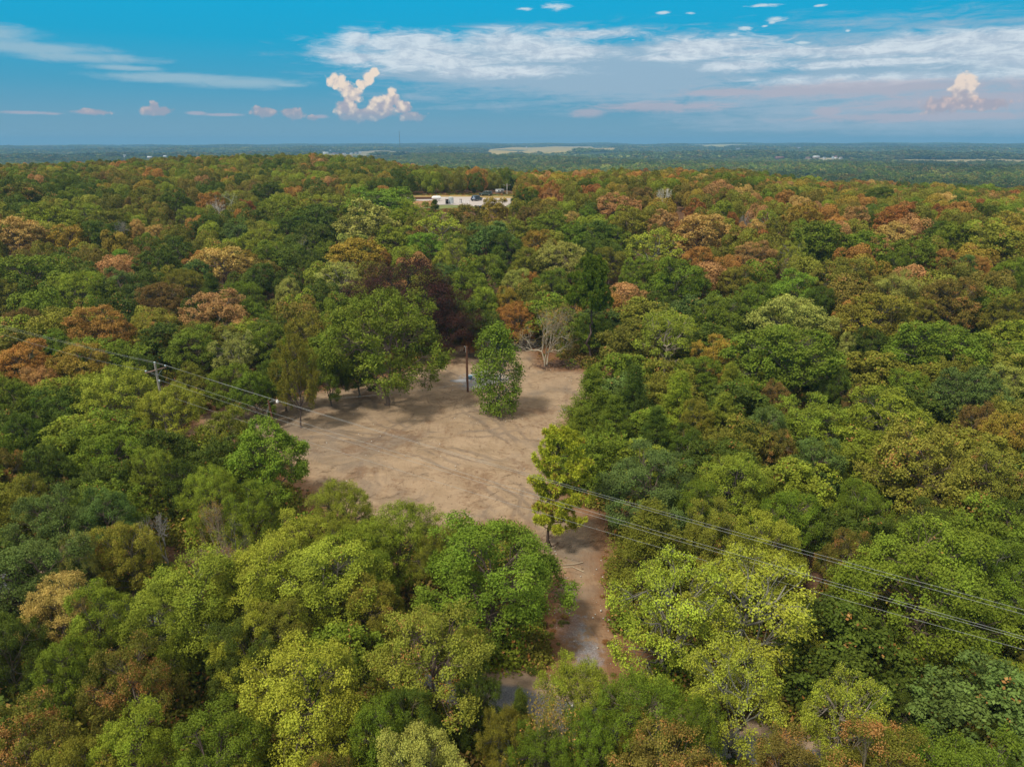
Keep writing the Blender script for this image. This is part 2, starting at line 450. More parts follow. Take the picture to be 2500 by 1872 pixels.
    rut = t.m('MULTIPLY', rut, t.ss(t.noise(t.v('ADD', geo, (9.0, 44.0, 0.0)), 0.11, 3), 0.42, 0.58))
    dirt = t.mix(t.m('MULTIPLY', rut, 0.5), dirt, (0.17, 0.13, 0.10))
    # rakings of loose brown leaves and roots
    n_lit = t.noise(t.v('ADD', geo, (5.0, 90.0, 0.0)), 0.16, 5, 0.65, 0.8)
    dirt = t.mix(t.m('MULTIPLY', t.ss(t.m('ADD', n_lit, t.m('MULTIPLY', n_fine, 0.35)), 0.70, 0.86), 0.55), dirt, (0.16, 0.085, 0.045))
    # grey gravel where it was tipped
    grav = t.mix(t.ss(n_grit, 0.35, 0.65), (0.17, 0.18, 0.20), (0.38, 0.39, 0.42))
    gmask = t.ss(t.m('ADD', attr('gravel'), t.m('MULTIPLY', t.m('SUBTRACT', n_fine, 0.5), 1.5)), 0.35, 0.75)
    dirt = t.mix(t.m('MULTIPLY', gmask, 0.85), dirt, grav)
    # woodland floor: brown leaf litter, twigs, patches of low green
    lit = t.mix(t.ss(n_fine, 0.35, 0.65), (0.085, 0.045, 0.025), (0.20, 0.115, 0.065))
    lit = t.mix(t.m('MULTIPLY', t.ss(n_mid, 0.5, 0.7), 0.75), lit, (0.05, 0.075, 0.02))
    lit = t.mix(t.m('MULTIPLY', t.ss(n_grit, 0.6, 0.75), 0.5), lit, (0.24, 0.12, 0.055))
    far = t.mix(t.noise(geo, 0.02, 4), (0.035, 0.052, 0.018), (0.062, 0.080, 0.028))
    far = t.mix(t.ss(t.noise(geo, 0.0022, 4), 0.50, 0.60), far, (0.30, 0.24, 0.10))
    dist = t.v('LENGTH', geo)
    lit = t.mix(t.ss(dist, 300.0, 700.0), lit, far)
    edge = t.m('ADD', attr('dirt'), t.m('MULTIPLY', t.m('SUBTRACT', t.m('ADD', t.m('MULTIPLY', n_mid, 0.6), t.m('MULTIPLY', n_fine, 0.4)), 0.5), 3.4))
    col = t.mix(t.ss(edge, -0.7, 0.9), lit, dirt)
    # rust brown leaves blown along the rim of the clearing
    rim = t.m('MULTIPLY', t.ss(edge, -2.4, -0.2), t.ss(edge, 2.0, 0.3))
    col = t.mix(t.m('MULTIPLY', rim, 0.6), col, t.mix(n_grit, (0.15, 0.06, 0.025), (0.32, 0.15, 0.06)))
    asph = t.mix(t.ss(n_grit, 0.3, 0.7), (0.10, 0.105, 0.12), (0.20, 0.205, 0.22))
    ra_ = t.m('ADD', attr('road'), t.m('MULTIPLY', t.m('SUBTRACT', n_mid, 0.5), 0.8))
    col = t.mix(t.ss(ra_, -0.9, -0.1), col, t.mix(n_fine, (0.30, 0.21, 0.14), (0.45, 0.33, 0.23)))
    col = t.mix(t.ss(ra_, 0.7, 1.2), col, asph)
    hgt = t.m('ADD', t.m('SUBTRACT', t.m('MULTIPLY', n_fine, 0.16), t.m('MULTIPLY', rut, 0.10)), t.m('ADD', t.m('MULTIPLY', n_grit, 0.05), t.m('ADD', t.m('MULTIPLY', streak, 0.35), t.m('MULTIPLY', streak2, 0.25))))
    bmp = t.n('ShaderNodeBump', {'Strength': 0.7, 'Distance': 0.7, 'Height': hgt})
    b = t.n('ShaderNodeBsdfPrincipled', {'Base Color': col, 'Roughness': 0.95, 'Specular IOR Level': 0.1, 'Normal': bmp.outputs[0]})
    t.n('ShaderNodeOutputMaterial', {0: b.outputs[0]})
    return m
M_GROUND = ground_material()

def axis(dense0, dense1, step, lo, hi, g=1.075):
    mid = list(np.arange(dense0, dense1 + 1e-6, step))
    s, x, up = step, dense1, []
    while x < hi:
        s *= g; x += s; up.append(min(x, hi))
    s, x, dn = step, dense0, []
    while x > lo:
        s *= g; x -= s; dn.append(max(x, lo))
    return np.array(dn[::-1] + mid + up)
def build_ground():
    xs = axis(-52, 46, 0.55, -9300, 9300)
    ys = axis(24, 126, 0.55, -220, 9600)
    X, Y = np.meshgrid(xs, ys)
    Z = ground_z(X, Y)
    sd = np.maximum(poly_sd(X, Y, CLEAR), poly_sd(X, Y, DRIVE))
    rd, rs = road_d(X, Y)
    # low windrows and ruts of the graded soil, real relief
    near = np.exp(-(np.hypot(X, Y - 75) / 60) ** 4)
    ruf = np.zeros_like(Z)
    for k, (fx, fy, ph, a) in enumerate([(0.9, 0.35, 0.3, 0.05), (-0.5, 1.1, 1.7, 0.05), (1.7, 1.2, 2.2, 0.035), (2.6, -1.4, 0.9, 0.03), (0.3, 2.4, 4.1, 0.03)]):
        ruf += a * np.sin(X * fx + Y * fy + ph + 1.5 * np.sin(X * 0.12 + k) + 1.2 * np.cos(Y * 0.15 - k))
    ruf += 0.03 * np.random.default_rng(3).standard_normal(Z.shape)
    Z = Z + near * ruf * (sd > -6)
    dirt = np.clip(sd / 1.6, -3, 3)
    road = np.clip(2.3 - rd, -3, 3)
    grav = np.zeros_like(Z)
    for (px, py, a, b) in [(1380, 1440, 1.1, 2.0), (1392, 1530, 1.7, 2.9), (1440, 1600, 1.3, 2.2), (1185, 925, 5.0, 4.0), (1160, 940, 3.0, 2.5), (1400, 1000, 6.0, 2.6), (1390, 1470, 0.8, 1.4)]:
        g = ray_ground(px, py)
        grav = np.maximum(grav, np.exp(-((X - g[0]) / a) ** 2 - ((Y - g[1]) / b) ** 2) * (0.85 if py > 1300 or py < 960 else 0.45))
    V = np.stack([X.ravel(), Y.ravel(), Z.ravel()], 1)
    nx, ny = len(xs), len(ys)
    I = (np.arange(ny - 1)[:, None] * nx + np.arange(nx - 1)[None, :])
    F = np.stack([I, I + 1, I + nx + 1, I + nx], -1).reshape(-1, 4)
    cx, cy = X.ravel()[F].mean(1), Y.ravel()[F].mean(1)
    sc = poly_sd(cx, cy, CLEAR); sdv = poly_sd(cx, cy, DRIVE); rr, _ = road_d(cx, cy)
    k = np.zeros(len(F), int)
    k[sc > -0.5] = 1
    k[(sdv > -0.5) & (k == 0)] = 2
    k[(rr < 2.4) & (np.abs(cx) < 160) & (k != 1)] = 3
    for i, (nm, lb) in enumerate([('ground', 'brown leaf litter floor under the woodland, rising to the far hills'), ('dirt_clearing', 'bare graded dirt clearing in the middle of the woods'),
                                  ('dirt_driveway', 'short dirt drive with grey gravel running from the clearing to the lane'), ('road', 'narrow asphalt lane hidden under the trees beside the dirt drive')]):
        f = F[k == i]
        u, inv = np.unique(f, return_inverse=True)
        me = make_mesh(nm, V[u], inv.reshape(f.shape), M_GROUND, {'dirt': dirt.ravel()[u], 'road': road.ravel()[u], 'gravel': grav.ravel()[u]}, True)
        tag(link(nm, me), lb, kind='structure')
build_ground()
# ------------------------------------------------------------------ leaf and bark materials
def leaf_material(name, source):
    m, t = mat(name)
    if source == 'object':
        oi = t.n('ShaderNodeObjectInfo')
        c, f = oi.outputs['Color'], oi.outputs['Alpha']
        rnd = oi.outputs['Random']
    else:
        a = t.n('ShaderNodeAttribute', attribute_name='tint', attribute_type='INSTANCER')
        c, f = a.outputs['Color'], 0.12
        rnd = 0.5
    lv = t.n('ShaderNodeAttribute', attribute_name='lv').outputs['Fac']
    oc = t.n('ShaderNodeTexCoord').outputs['Object']
    patch = t.noise(t.v('ADD', oc, t.xyz(t.m('MULTIPLY', rnd, 57.0), t.m('MULTIPLY', rnd, 31.0), 0.0)), 0.33, 3, 0.6)
    cv = t.n('ShaderNodeAttribute', attribute_name='cv').outputs['Fac']
    # leaf to leaf and bough to bough differences of the leaves themselves
    k = t.m('ADD', 0.79, t.m('MULTIPLY', lv, 0.42))
    k = t.m('MULTIPLY', k, t.m('ADD', 0.80, t.m('MULTIPLY', cv, 0.40)))
    k = t.m('MULTIPLY', k, t.ss(patch, 0.3, 0.7, 0.84, 1.18))
    f = t.m('MULTIPLY', f, t.ss(patch, 0.38, 0.66, 0.25, 2.2))
    hs = t.n('ShaderNodeHueSaturation', {'Hue': t.m('ADD', 0.5, t.m('MULTIPLY', t.m('SUBTRACT', t.m('ADD', t.m('MULTIPLY', t.m('FRACT', t.m('MULTIPLY', cv, 7.31)), 0.5), t.m('MULTIPLY', patch, 0.9)), 0.7), 0.028)), 'Saturation': 1.0, 'Value': k, 'Color': c})
    c1 = hs.outputs[0]
    # turning leaves
    sel = t.m('ADD', t.m('MULTIPLY', lv, 0.55), t.m('MULTIPLY', t.m('FRACT', t.m('MULTIPLY', cv, 3.7)), 0.45))
    turn = t.ss(sel, t.m('SUBTRACT', 1.0, f), t.m('ADD', t.m('SUBTRACT', 1.0, f), 0.05))
    c2 = t.mix(turn, c1, t.mix(t.m('FRACT', t.m('MULTIPLY', lv, 9.1)), (0.36, 0.15, 0.035), (0.48, 0.27, 0.09)))
    d = t.n('ShaderNodeBsdfPrincipled', {'Base Color': c2, 'Roughness': 0.6, 'Specular IOR Level': 0.10})
    tl = t.n('ShaderNodeBsdfTranslucent', {'Color': t.mix(0.35, c2, (0.30, 0.36, 0.03))})
    mx = t.n('ShaderNodeMixShader', {0: 0.14, 1: d.outputs[0], 2: tl.outputs[0]})
    t.n('ShaderNodeOutputMaterial', {0: mx.outputs[0]})
    return m
M_LEAF = leaf_material('leaf', 'object')
M_LEAF_FAR = leaf_material('leaf_far', 'instancer')
def bark_material():
    m, t = mat('bark')
    oi = t.n('ShaderNodeObjectInfo')
    co = t.n('ShaderNodeTexCoord').outputs['Object']
    nz = t.noise(t.v('MULTIPLY', co, (6.0, 6.0, 1.2)), 1.0, 5, 0.65)
    c = t.mix(nz, t.mix(1.0, oi.outputs['Color'], (0.55, 0.55, 0.55), 'MULTIPLY'), t.mix(1.0, oi.outputs['Color'], (1.35, 1.33, 1.3), 'MULTIPLY'))
    bmp = t.n('ShaderNodeBump', {'Strength': 0.6, 'Distance': 0.05, 'Height': nz})
    b = t.n('ShaderNodeBsdfPrincipled', {'Base Color': c, 'Roughness': 0.9, 'Specular IOR Level': 0.15, 'Normal': bmp.outputs[0]})
    t.n('ShaderNodeOutputMaterial', {0: b.outputs[0]})
    return m
M_BARK = bark_material()

# ------------------------------------------------------------------ crown and trunk builders (metres, base at 0)
def unit(v): return v / (np.linalg.norm(v, axis=-1, keepdims=True) + 1e-9)
def leaf_quads(C, N, size, rng, aspect=0.62, fold=0.25, axis_dir=None):
    """one folded rhombic leaf spray per centre"""
    n = len(C)
    r = unit(rng.standard_normal((n, 3))) if axis_dir is None else unit(axis_dir + 0.35 * rng.standard_normal((n, 3)))
    a = unit(r - N * (r * N).sum(1, keepdims=True))
    b = np.cross(N, a)
    s = size[:, None]
    p0 = C - a * s * 0.5; p2 = C + a * s * 0.5
    p1 = C + b * s * aspect * 0.5 + N * s * fold * 0.4; p3 = C - b * s * aspect * 0.5 + N * s * fold * 0.4
    V = np.stack([p0, p1, p2, p3], 1).reshape(-1, 3)
    F = np.arange(n * 4).reshape(-1, 4)
    return V, F
class Wood:
    def __init__(s): s.mb = MB()
    def limb(s, a, b, r0, r1, rng, bend=0.12, k=5, seg=4, up=0.0):
        a, b = np.array(a, float), np.array(b, float)
        L = np.linalg.norm(b - a)
        t = np.linspace(0, 1, seg + 1)[:, None]
        off = rng.standard_normal(3) * bend * L
        P = a + (b - a) * t + off * (np.sin(t * math.pi)) + np.array([0, 0, up * L]) * np.sin(t * math.pi)
        P[1:-1] += rng.standard_normal((seg - 1, 3)) * 0.03 * L
        V, Q = tube(P, r0 + (r1 - r0) * t[:, 0] ** 0.8, k)
        s.mb.add(V, Q)
        return P
def clusters_to_leaves(CC, CR, CN, per_cluster, per_tuft, leaf, rng, updir=0.55, elong=None, aspect=0.62, tuft_r=0.22):
    """clusters -> tufts on their outer side -> leaves"""
    n = len(CC)
    ci = np.repeat(np.arange(n), per_cluster)
    d = unit(rng.standard_normal((len(ci), 3)) + 0.9 * CN[ci] + np.array([0, 0, updir]))
    rad = CR[ci] * (0.62 + 0.42 * rng.random(len(ci)))
    T = CC[ci] + d * rad[:, None] * np.array([1.0, 1.0, 0.72])
    if elong is not None:
        T = T + elong[ci] * (rng.random((len(ci), 1)) ** 0.8 - 0.4) * CR[ci][:, None] * 1.9
    ti = np.repeat(np.arange(len(T)), per_tuft)
    L = T[ti] + rng.standard_normal((len(ti), 3)) * tuft_r * np.array([1, 1, 0.75])
    N = unit(d[ti] * 0.55 + np.array([0, 0, 0.45]) + rng.standard_normal((len(ti), 3)) * 0.55)
    size = leaf * (0.65 + 0.7 * rng.random(len(ti)))
    V, F = leaf_quads(L, N, size, rng, aspect, axis_dir=None if elong is None else elong[ci[ti]])
    lv = np.repeat(np.clip(0.6 * rng.random(len(ti)) + 0.4 * rng.random(len(T))[ti], 0, 1), 4)
    cvv = rng.random(n)
    return V, F, lv, np.repeat(cvv[ci[ti]], 4)

def proto_broad(seed, style='oak', lod=0, W=10.0, Hh=11.0):
    """returns (crown mesh, trunk mesh) for a broadleaved tree, 10 m wide and 11 m tall"""
    rng = np.random.default_rng(seed)
    S = {'oak':   dict(nl=20, ncl=13, pc=15, pt=8, leaf=0.23, lob=(0.27, 0.40), cr=(0.55, 0.85), up=0.55, tr=0.20, asp=0.66, z0=0.26, el=0.0),
         'elm':   dict(nl=22, ncl=14, pc=15, pt=8, leaf=0.21, lob=(0.26, 0.40), cr=(0.45, 0.75), up=0.45, tr=0.17, asp=0.52, z0=0.22, el=0.8),
         'open':  dict(nl=18, ncl=9, pc=12, pt=7, leaf=0.21, lob=(0.22, 0.36), cr=(0.50, 0.78), up=0.4, tr=0.20, asp=0.75, z0=0.24, el=0.0),
         'sparse': dict(nl=12, ncl=8, pc=6, pt=5, leaf=0.18, lob=(0.24, 0.38), cr=(0.55, 0.85), up=0.3, tr=0.24, asp=0.6, z0=0.24, el=0.5),
         'column': dict(nl=34, ncl=8, pc=9, pt=6, leaf=0.22, lob=(0.17, 0.25), cr=(0.4, 0.8), up=0.3, tr=0.26, asp=0.75, z0=0.05, el=0.5),
         'burnt': dict(nl=20, ncl=14, pc=15, pt=7, leaf=0.22, lob=(0.26, 0.38), cr=(0.55, 0.85), up=0.2, tr=0.26, asp=0.30, z0=0.12, el=0.8)}[style]
    q = dict(S)
    if lod == -1:
        q['pc'] = int(q['pc'] * 1.35); q['pt'] = int(q['pt'] * 1.35); q['leaf'] *= 0.72; q['tr'] *= 1.0
    if lod == 1:
        q['pc'] = int(q['pc'] * 0.62); q['pt'] = int(q['pt'] * 0.75); q['leaf'] *= 1.45; q['tr'] *= 1.1
    Rw = W / 2
    zc, vz = Hh * 0.54, Hh * 0.46
    if style == 'column':
        Rw, zc, vz = W / 2, Hh * 0.52, Hh * 0.49
    # big lobes over an uneven dome
    L, LR = [], []
    ga = math.pi * (3 - math.sqrt(5))
    n = q['nl']
    for i in range(n):
        u = 1 - (i + 0.5) / n * 1.62            # from the top down past the equator
        th = i * ga + rng.uniform(-0.35, 0.35)
        rr = math.sqrt(max(0, 1 - u * u))
        k = rng.uniform(0.50, 0.90)
        L.append((Rw * rr * math.cos(th) * k, Rw * rr * math.sin(th) * k, zc + vz * u * k * rng.uniform(0.85, 1.2)))
        LR.append(Rw * rng.uniform(*q['lob']) * rng.uniform(0.75, 1.2))
    L = np.array(L); LR = np.array(LR)
    if style == 'column':
        zz = np.linspace(0.08, 0.94, n); th = np.arange(n) * ga
        prof = np.interp(zz, [0, 0.12, 0.35, 0.6, 0.8, 0.94], [0.30, 0.55, 0.80, 0.74, 0.50, 0.05]) * rng.uniform(0.75, 1.2, n)
        L = np.stack([Rw * prof * np.cos(th), Rw * prof * np.sin(th), zz * Hh], 1)
        LR = Rw * rng.uniform(0.38, 0.52, n)
    cc, cr, cn, cl = [], [], [], []
    cen = np.array([0, 0, zc])
    for i in range(n):
        out = unit((L[i] - cen) / np.array([Rw, Rw, vz]) + np.array([0, 0, 0.15]))
        d = unit(rng.standard_normal((q['ncl'], 3)) + 0.95 * out)
        for dd in d:
            p = L[i] + dd * LR[i] * np.array([1, 1, 0.8]) * rng.uniform(0.75, 1.12)
            cc.append(p); cr.append(rng.uniform(*q['cr'])); cn.append(dd); cl.append(i)
    cc, cr, cn, cl = np.array(cc), np.array(cr), np.array(cn), np.array(cl)
    keep = rng.random(len(cc)) > {'oak': 0.05, 'elm': 0.07, 'open': 0.14, 'sparse': 0.2}.get(style, 0.06)
    keep &= cc[:, 2] > (0.5 if style == 'column' else Hh * 0.10)
    cc, cr, cn, cl = cc[keep], cr[keep], cn[keep], cl[keep]
    el = None
    if q['el']:
        el = unit(cn + np.array([0, 0, 0.35]) + 0.25 * rng.standard_normal(cn.shape)) * q['el']
    V, F, lv, cv = clusters_to_leaves(cc, cr, cn, q['pc'], q['pt'], q['leaf'], rng, q['up'], el, q['asp'], q['tr'])
    crown = make_mesh('crown', V, F, M_LEAF, {'lv': lv, 'cv': cv})
    # wood
    w = Wood()
    top = np.array([rng.normal() * 0.35, rng.normal() * 0.35, Hh * (0.66 if style != 'column' else 0.9)])
    r0 = 0.24 if style != 'column' else 0.11
    P = w.limb((0, 0, -0.4), top, r0, 0.06, rng, 0.03, 8, 8)
    w.mb.tube([(0, 0, -0.5), (0, 0, 0.05), P[1] * 0.6], [r0 * 1.7, r0 * 1.25, r0 * 0.9], 8, False)
    for i in range(n):
        s_ = np.clip((L[i][2] - Rw * 0.55 * rng.uniform(0.6, 1.2)) / Hh, 0.16 if style != 'column' else 0.03, 0.62)
        st = P[0] + (P[-1] - P[0]) * (s_ / (P[-1][2] / Hh))
        st = P[np.argmin(np.abs(P[:, 2] - s_ * Hh))]
        Q = w.limb(st, L[i], r0 * 0.42, 0.05, rng, 0.10, 5, 5, 0.06)
        own = np.where(cl == i)[0]
        for j in own:
            if lod > 0 and rng.random() < 0.5: continue
            b0 = Q[rng.integers(3, 6)]
            w.limb(b0, cc[j] + cn[j] * cr[j] * (0.95 if style in ('open', 'sparse') else 0.5), 0.035, 0.012, rng, 0.12, 3, 3 if lod < 1 else 2)
            if style in ('open', 'sparse', 'burnt') and lod < 1:
                for _ in range(3):
                    w.limb(cc[j], cc[j] + unit(cn[j] + 0.9 * rng.standard_normal(3)) * cr[j] * 1.15, 0.02, 0.008, rng, 0.15, 3, 2)
    trunk = make_mesh('trunk', np.vstack(w.mb.V), [np.vstack(w.mb.Q)], M_BARK, None, True)
    return crown, trunk

def proto_cedar(seed, lod=0, W=6.0, Hh=10.0, fat=1.0):
    rng = np.random.default_rng(seed)
    n = 210 if lod == 0 else 150
    u = rng.random(n) ** 0.85
    z = Hh * (0.03 + 0.94 * u)
    prof = np.clip((1 - u) ** 0.9, 0, 1) * 1.12 * (W / 2) * (0.82 + 0.3 * np.sin(u * 17 + rng.random() * 6) * 0.3) * rng.uniform(0.62, 1.08, n)
    prof *= np.where(u < 0.12, 0.75 + u * 2, 1)
    th = rng.random(n) * 2 * math.pi
    prof *= 1 + 0.18 * np.sin(th * 3 + 1.0) + 0.1 * np.sin(th * 5 + u * 9)
    cc = np.stack([prof * np.cos(th), prof * np.sin(th), z], 1)
    out = np.stack([np.cos(th), np.sin(th), np.full(n, 0.75)], 1)
    cn = unit(out + 0.2 * rng.standard_normal((n, 3)))
    cr = rng.uniform(0.38, 0.62, n) * (0.75 + 0.35 * (1 - u))
    V, F, lv, cv = clusters_to_leaves(cc, cr, cn, 20 if lod == 0 else 13, 7 if lod == 0 else 5, 0.17 if lod == 0 else 0.25, rng, 0.35, cn * 1.0, 0.36, 0.13)
    crown = make_mesh('crown', V, F, M_LEAF, {'lv': lv, 'cv': cv})
    w = Wood()
    P = w.limb((0, 0, -0.4), (0, 0, Hh * 0.93), 0.17, 0.03, rng, 0.01, 7, 8)
    for i in range(0, n, 2):
        b = P[np.argmin(np.abs(P[:, 2] - (cc[i][2] - 0.5)))]
        w.limb(b, cc[i] + cn[i] * 0.25, 0.035, 0.01, rng, 0.06, 3, 2)
    return crown, make_mesh('trunk', np.vstack(w.mb.V), [np.vstack(w.mb.Q)], M_BARK, None, True)

def proto_pine(seed, lod=0, W=7.0, Hh=13.0, z_lo=0.16, side=None):
    """tiered branches ending in round needle puffs"""
    rng = np.random.default_rng(seed)
    w = Wood()
    P = w.limb((0, 0, -0.4), (rng.normal() * 0.2, rng.normal() * 0.2, Hh * 0.95), 0.21, 0.04, rng, 0.012, 8, 12)
    cc, cn = [], []
    nb = 52
    for i in range(nb):
        u = z_lo + (0.96 - z_lo) * (i + rng.random() * 0.8) / nb
        th = i * 2.4 + rng.uniform(-0.4, 0.4)
        ln = (W / 2) * np.interp(u, [0, 0.2, 0.45, 0.8, 1], [0.55, 0.85, 1.0, 0.62, 0.12]) * rng.uniform(0.65, 1.1)
        if side is not None:
            ln *= 1 + 0.45 * math.cos(th - side)
        b = P[np.argmin(np.abs(P[:, 2] - u * Hh))].copy(); b[2] = u * Hh
        tip = b + np.array([math.cos(th) * ln, math.sin(th) * ln, ln * 0.16 + 0.25])
        Q = w.limb(b, tip, 0.055, 0.02, rng, 0.06, 4, 4)
        for f in (0.55, 0.8, 1.0):
            q = b + (tip - b) * f
            for _ in range(3 if f < 1 else 4):
                e = q + np.array([rng.normal() * 0.42, rng.normal() * 0.42, abs(rng.normal()) * 0.25 + 0.1])
                if ln * f < 0.4 and u < 0.9: continue
                w.limb(q, e, 0.02, 0.01, rng, 0.05, 3, 2)
                cc.append(e); cn.append(unit(e - q + np.array([0, 0, 0.3])))
    if z_lo > 0.1:                                  # dead snags on the bare lower stem
        for _ in range(9):
            z = rng.uniform(0.1, z_lo + 0.25) * Hh; th = rng.random() * 6.28; ln = rng.uniform(0.9, 2.4)
            b = P[np.argmin(np.abs(P[:, 2] - z))]
            Q = w.limb(b, b + np.array([math.cos(th) * ln, math.sin(th) * ln, rng.uniform(-0.3, 0.7)]), 0.03, 0.008, rng, 0.1, 4, 4)
            for _ in range(3):
                w.limb(Q[2], Q[2] + rng.standard_normal(3) * 0.5, 0.012, 0.005, rng, 0.1, 3, 2)
    cc, cn = np.array(cc), np.array(cn)
    n = len(cc)
    per = 110 if lod == 0 else 55
    ci = np.repeat(np.arange(n), per)
    d = unit(rng.standard_normal((len(ci), 3)) + 0.8 * cn[ci])
    rad = rng.uniform(0.08, 0.44, len(ci))
    C = cc[ci] + d * rad[:, None]
    N = unit(rng.standard_normal((len(ci), 3)))
    V, F = leaf_quads(C, unit(np.cross(d, N)), rng.uniform(0.24, 0.38, len(ci)) * (1 if lod == 0 else 1.2), rng, 0.28 if lod == 0 else 0.28, 0.1, axis_dir=d * 3)
    lv = np.repeat(rng.random(len(ci)), 4); cv = np.repeat(rng.random(n)[ci], 4)
    crown = make_mesh('crown', V, F, M_LEAF, {'lv': lv, 'cv': cv})
    return crown, make_mesh('trunk', np.vstack(w.mb.V), [np.vstack(w.mb.Q)], M_BARK, None, True)

def proto_bare(seed, W=8.0, Hh=10.0, leafy=0.0, multi=1, depth=6):
    rng = np.random.default_rng(seed)
    w = Wood(); tips = []
    def grow(p, d, ln, r, k):
        q = p + d * ln
        w.limb(p, q, r, r * 0.66, rng, 0.07, 5 if k > 3 else 3, 3 if k > 1 else 2)
        if k == 0:
            tips.append((q, d)); return
        nb = 3 if (k >= depth - 1 or rng.random() < 0.35) else 2
        for i in range(nb):
            spread = 0.52 if k > 2 else 0.68
            nd = unit(d + spread * rng.standard_normal(3) + np.array([0, 0, 0.13]))
            nd[2] = max(nd[2], -0.1)
            grow(q, unit(nd), ln * rng.uniform(0.66, 0.88), r * 0.62, k - 1)
    for m_ in range(multi):
        a = rng.random() * 6.28
        lean = 0.0 if multi == 1 else 0.35
        grow(np.array([0.15 * math.cos(a) * (multi > 1), 0.15 * math.sin(a) * (multi > 1), -0.3]), unit(np.array([lean * math.cos(a), lean * math.sin(a), 1.0])), Hh * 0.235, 0.30 / math.sqrt(multi), depth)
    V = np.vstack(w.mb.V)
    ext = np.percentile(np.abs(V[:, :2]), 99); hz = V[:, 2].max()
    sc = np.array([W / 2 / ext, W / 2 / ext, Hh / hz])
    V = V * sc
    nmain = int(len(w.mb.V) * 0.0) or 1
    # split: first the stem and scaffold (thick), the rest is the twiggy crown
    thick = [i for i, v in enumerate(w.mb.V) if len(v) and len(v) % 5 == 0 and len(v) >= 20]
    offs = np.cumsum([0] + [len(v) for v in w.mb.V])
    def sub(ids, name):
        vv, qq, o = [], [], 0
        for i in ids:
            vv.append(V[offs[i]:offs[i + 1]]); qq.append(w.mb.Q[i] - offs[i] + o); o += len(vv[-1])
        return vv, qq
    vv, qq = sub(thick, 'trunk')
    trunk = make_mesh('trunk', np.vstack(vv), [np.vstack(qq)], M_BARK, None, True)
    vv, qq = sub([i for i in range(len(w.mb.V)) if i not in set(thick)], 'crown')
    crown = make_mesh('crown', np.vstack(vv), [np.vstack(qq)], M_BARK, None, True)
    leaves = None
    if leafy > 0:
        T = np.array([t[0] for t in tips]) * sc; D = np.array([t[1] for t in tips])
        sel = rng.random(len(T)) < leafy
        T, D = T[sel], D[sel]
        ti = np.repeat(np.arange(len(T)), 9)
        C = T[ti] + rng.standard_normal((len(ti), 3)) * 0.26
        Vl, Fl = leaf_quads(C, unit(rng.standard_normal((len(ti), 3)) + np.array([0, 0, .6])), 0.17 * (0.6 + 0.8 * rng.random(len(ti))), rng)
        leaves = make_mesh('leaves', Vl, Fl, M_LEAF, {'lv': np.repeat(rng.random(len(ti)), 4), 'cv': np.repeat(rng.random(len(T))[ti], 4)})
    return crown, trunk, leaves

PROTO = {}
def P_(key, fn, n):
    PROTO[key] = [fn(i) for i in range(n)]
P_('oakN', lambda i: proto_broad(100 + i, 'oak', -1), 3)
P_('openN', lambda i: proto_broad(300 + i, 'open', -1), 1)
P_('elmN', lambda i: proto_broad(200 + i, 'elm', -1), 1)
P_('oak0', lambda i: proto_broad(100 + i, 'oak', 0), 5)
P_('oak1', lambda i: proto_broad(150 + i, 'oak', 1), 5)
P_('elm0', lambda i: proto_broad(200 + i, 'elm', 0), 2)
P_('elm1', lambda i: proto_broad(250 + i, 'elm', 1), 3)
P_('open0', lambda i: proto_broad(300 + i, 'open', 0), 2)
P_('open1', lambda i: proto_broad(350 + i, 'open', 1), 2)
P_('sparse0', lambda i: proto_broad(370 + i, 'sparse', 0), 2)
P_('column', lambda i: proto_broad(380, 'column', 0, 4.6, 10.0), 1)
P_('burnt', lambda i: proto_broad(390 + i, 'burnt', 0), 2)
P_('cedar0', lambda i: proto_cedar(400 + i, 0), 3)
P_('cedar1', lambda i: proto_cedar(450 + i, 1), 2)
P_('pine0', lambda i: proto_pine(500 + i, 0, side=[-0.2, 2.0][i], z_lo=[0.14, 0.5][i]), 2)
P_('bare', lambda i: proto_bare(600 + i, multi=[1, 1, 3][i]), 3)
P_('bareleafy', lambda i: proto_bare(650 + i, leafy=0.28, multi=[3, 2][i]), 2)
# ------------------------------------------------------------------ the trees
# leaf colours (albedo from how lit leaves look), share of turned leaves, colour words
PAL = {
 'g': ((108, 124, 36), .05, 'mid green'),      'dg': ((84, 98, 32), .04, 'dark green'),      'bg': ((118, 144, 44), .03, 'bright green'),
 'yg': ((132, 142, 44), .07, 'yellow green'),  'lime': ((152, 158, 52), .06, 'lime green'),   'ol': ((124, 122, 42), .12, 'olive green'),
 'bl': ((94, 112, 52), .04, 'bluish green'),    'pale': ((154, 156, 73), .05, 'pale green'),   'gold': ((158, 136, 51), .20, 'golden olive'),
 'tan': ((190, 158, 88), .08, 'tan'),           'or': ((168, 122, 60), .16, 'orange'),        'rust': ((150, 98, 52), .12, 'rust red'),
 'pink': ((176, 132, 82), .15, 'pinkish tan'),   'br': ((124, 102, 53), .10, 'brown'),          'burnt': ((74, 42, 38), .02, 'scorched dark brown'),
 'olbr': ((122, 109, 46), .25, 'brownish olive'), 'goldg': ((134, 134, 48), .18, 'yellowish olive'), 'rg': ((110, 108, 40), .30, 'rust flecked green'),
 'gray': ((140, 132, 120), 0, 'grey'),           'white': ((205, 198, 180), 0, 'whitish'),     'btan': ((168, 142, 108), 0, 'pale brown'),
}
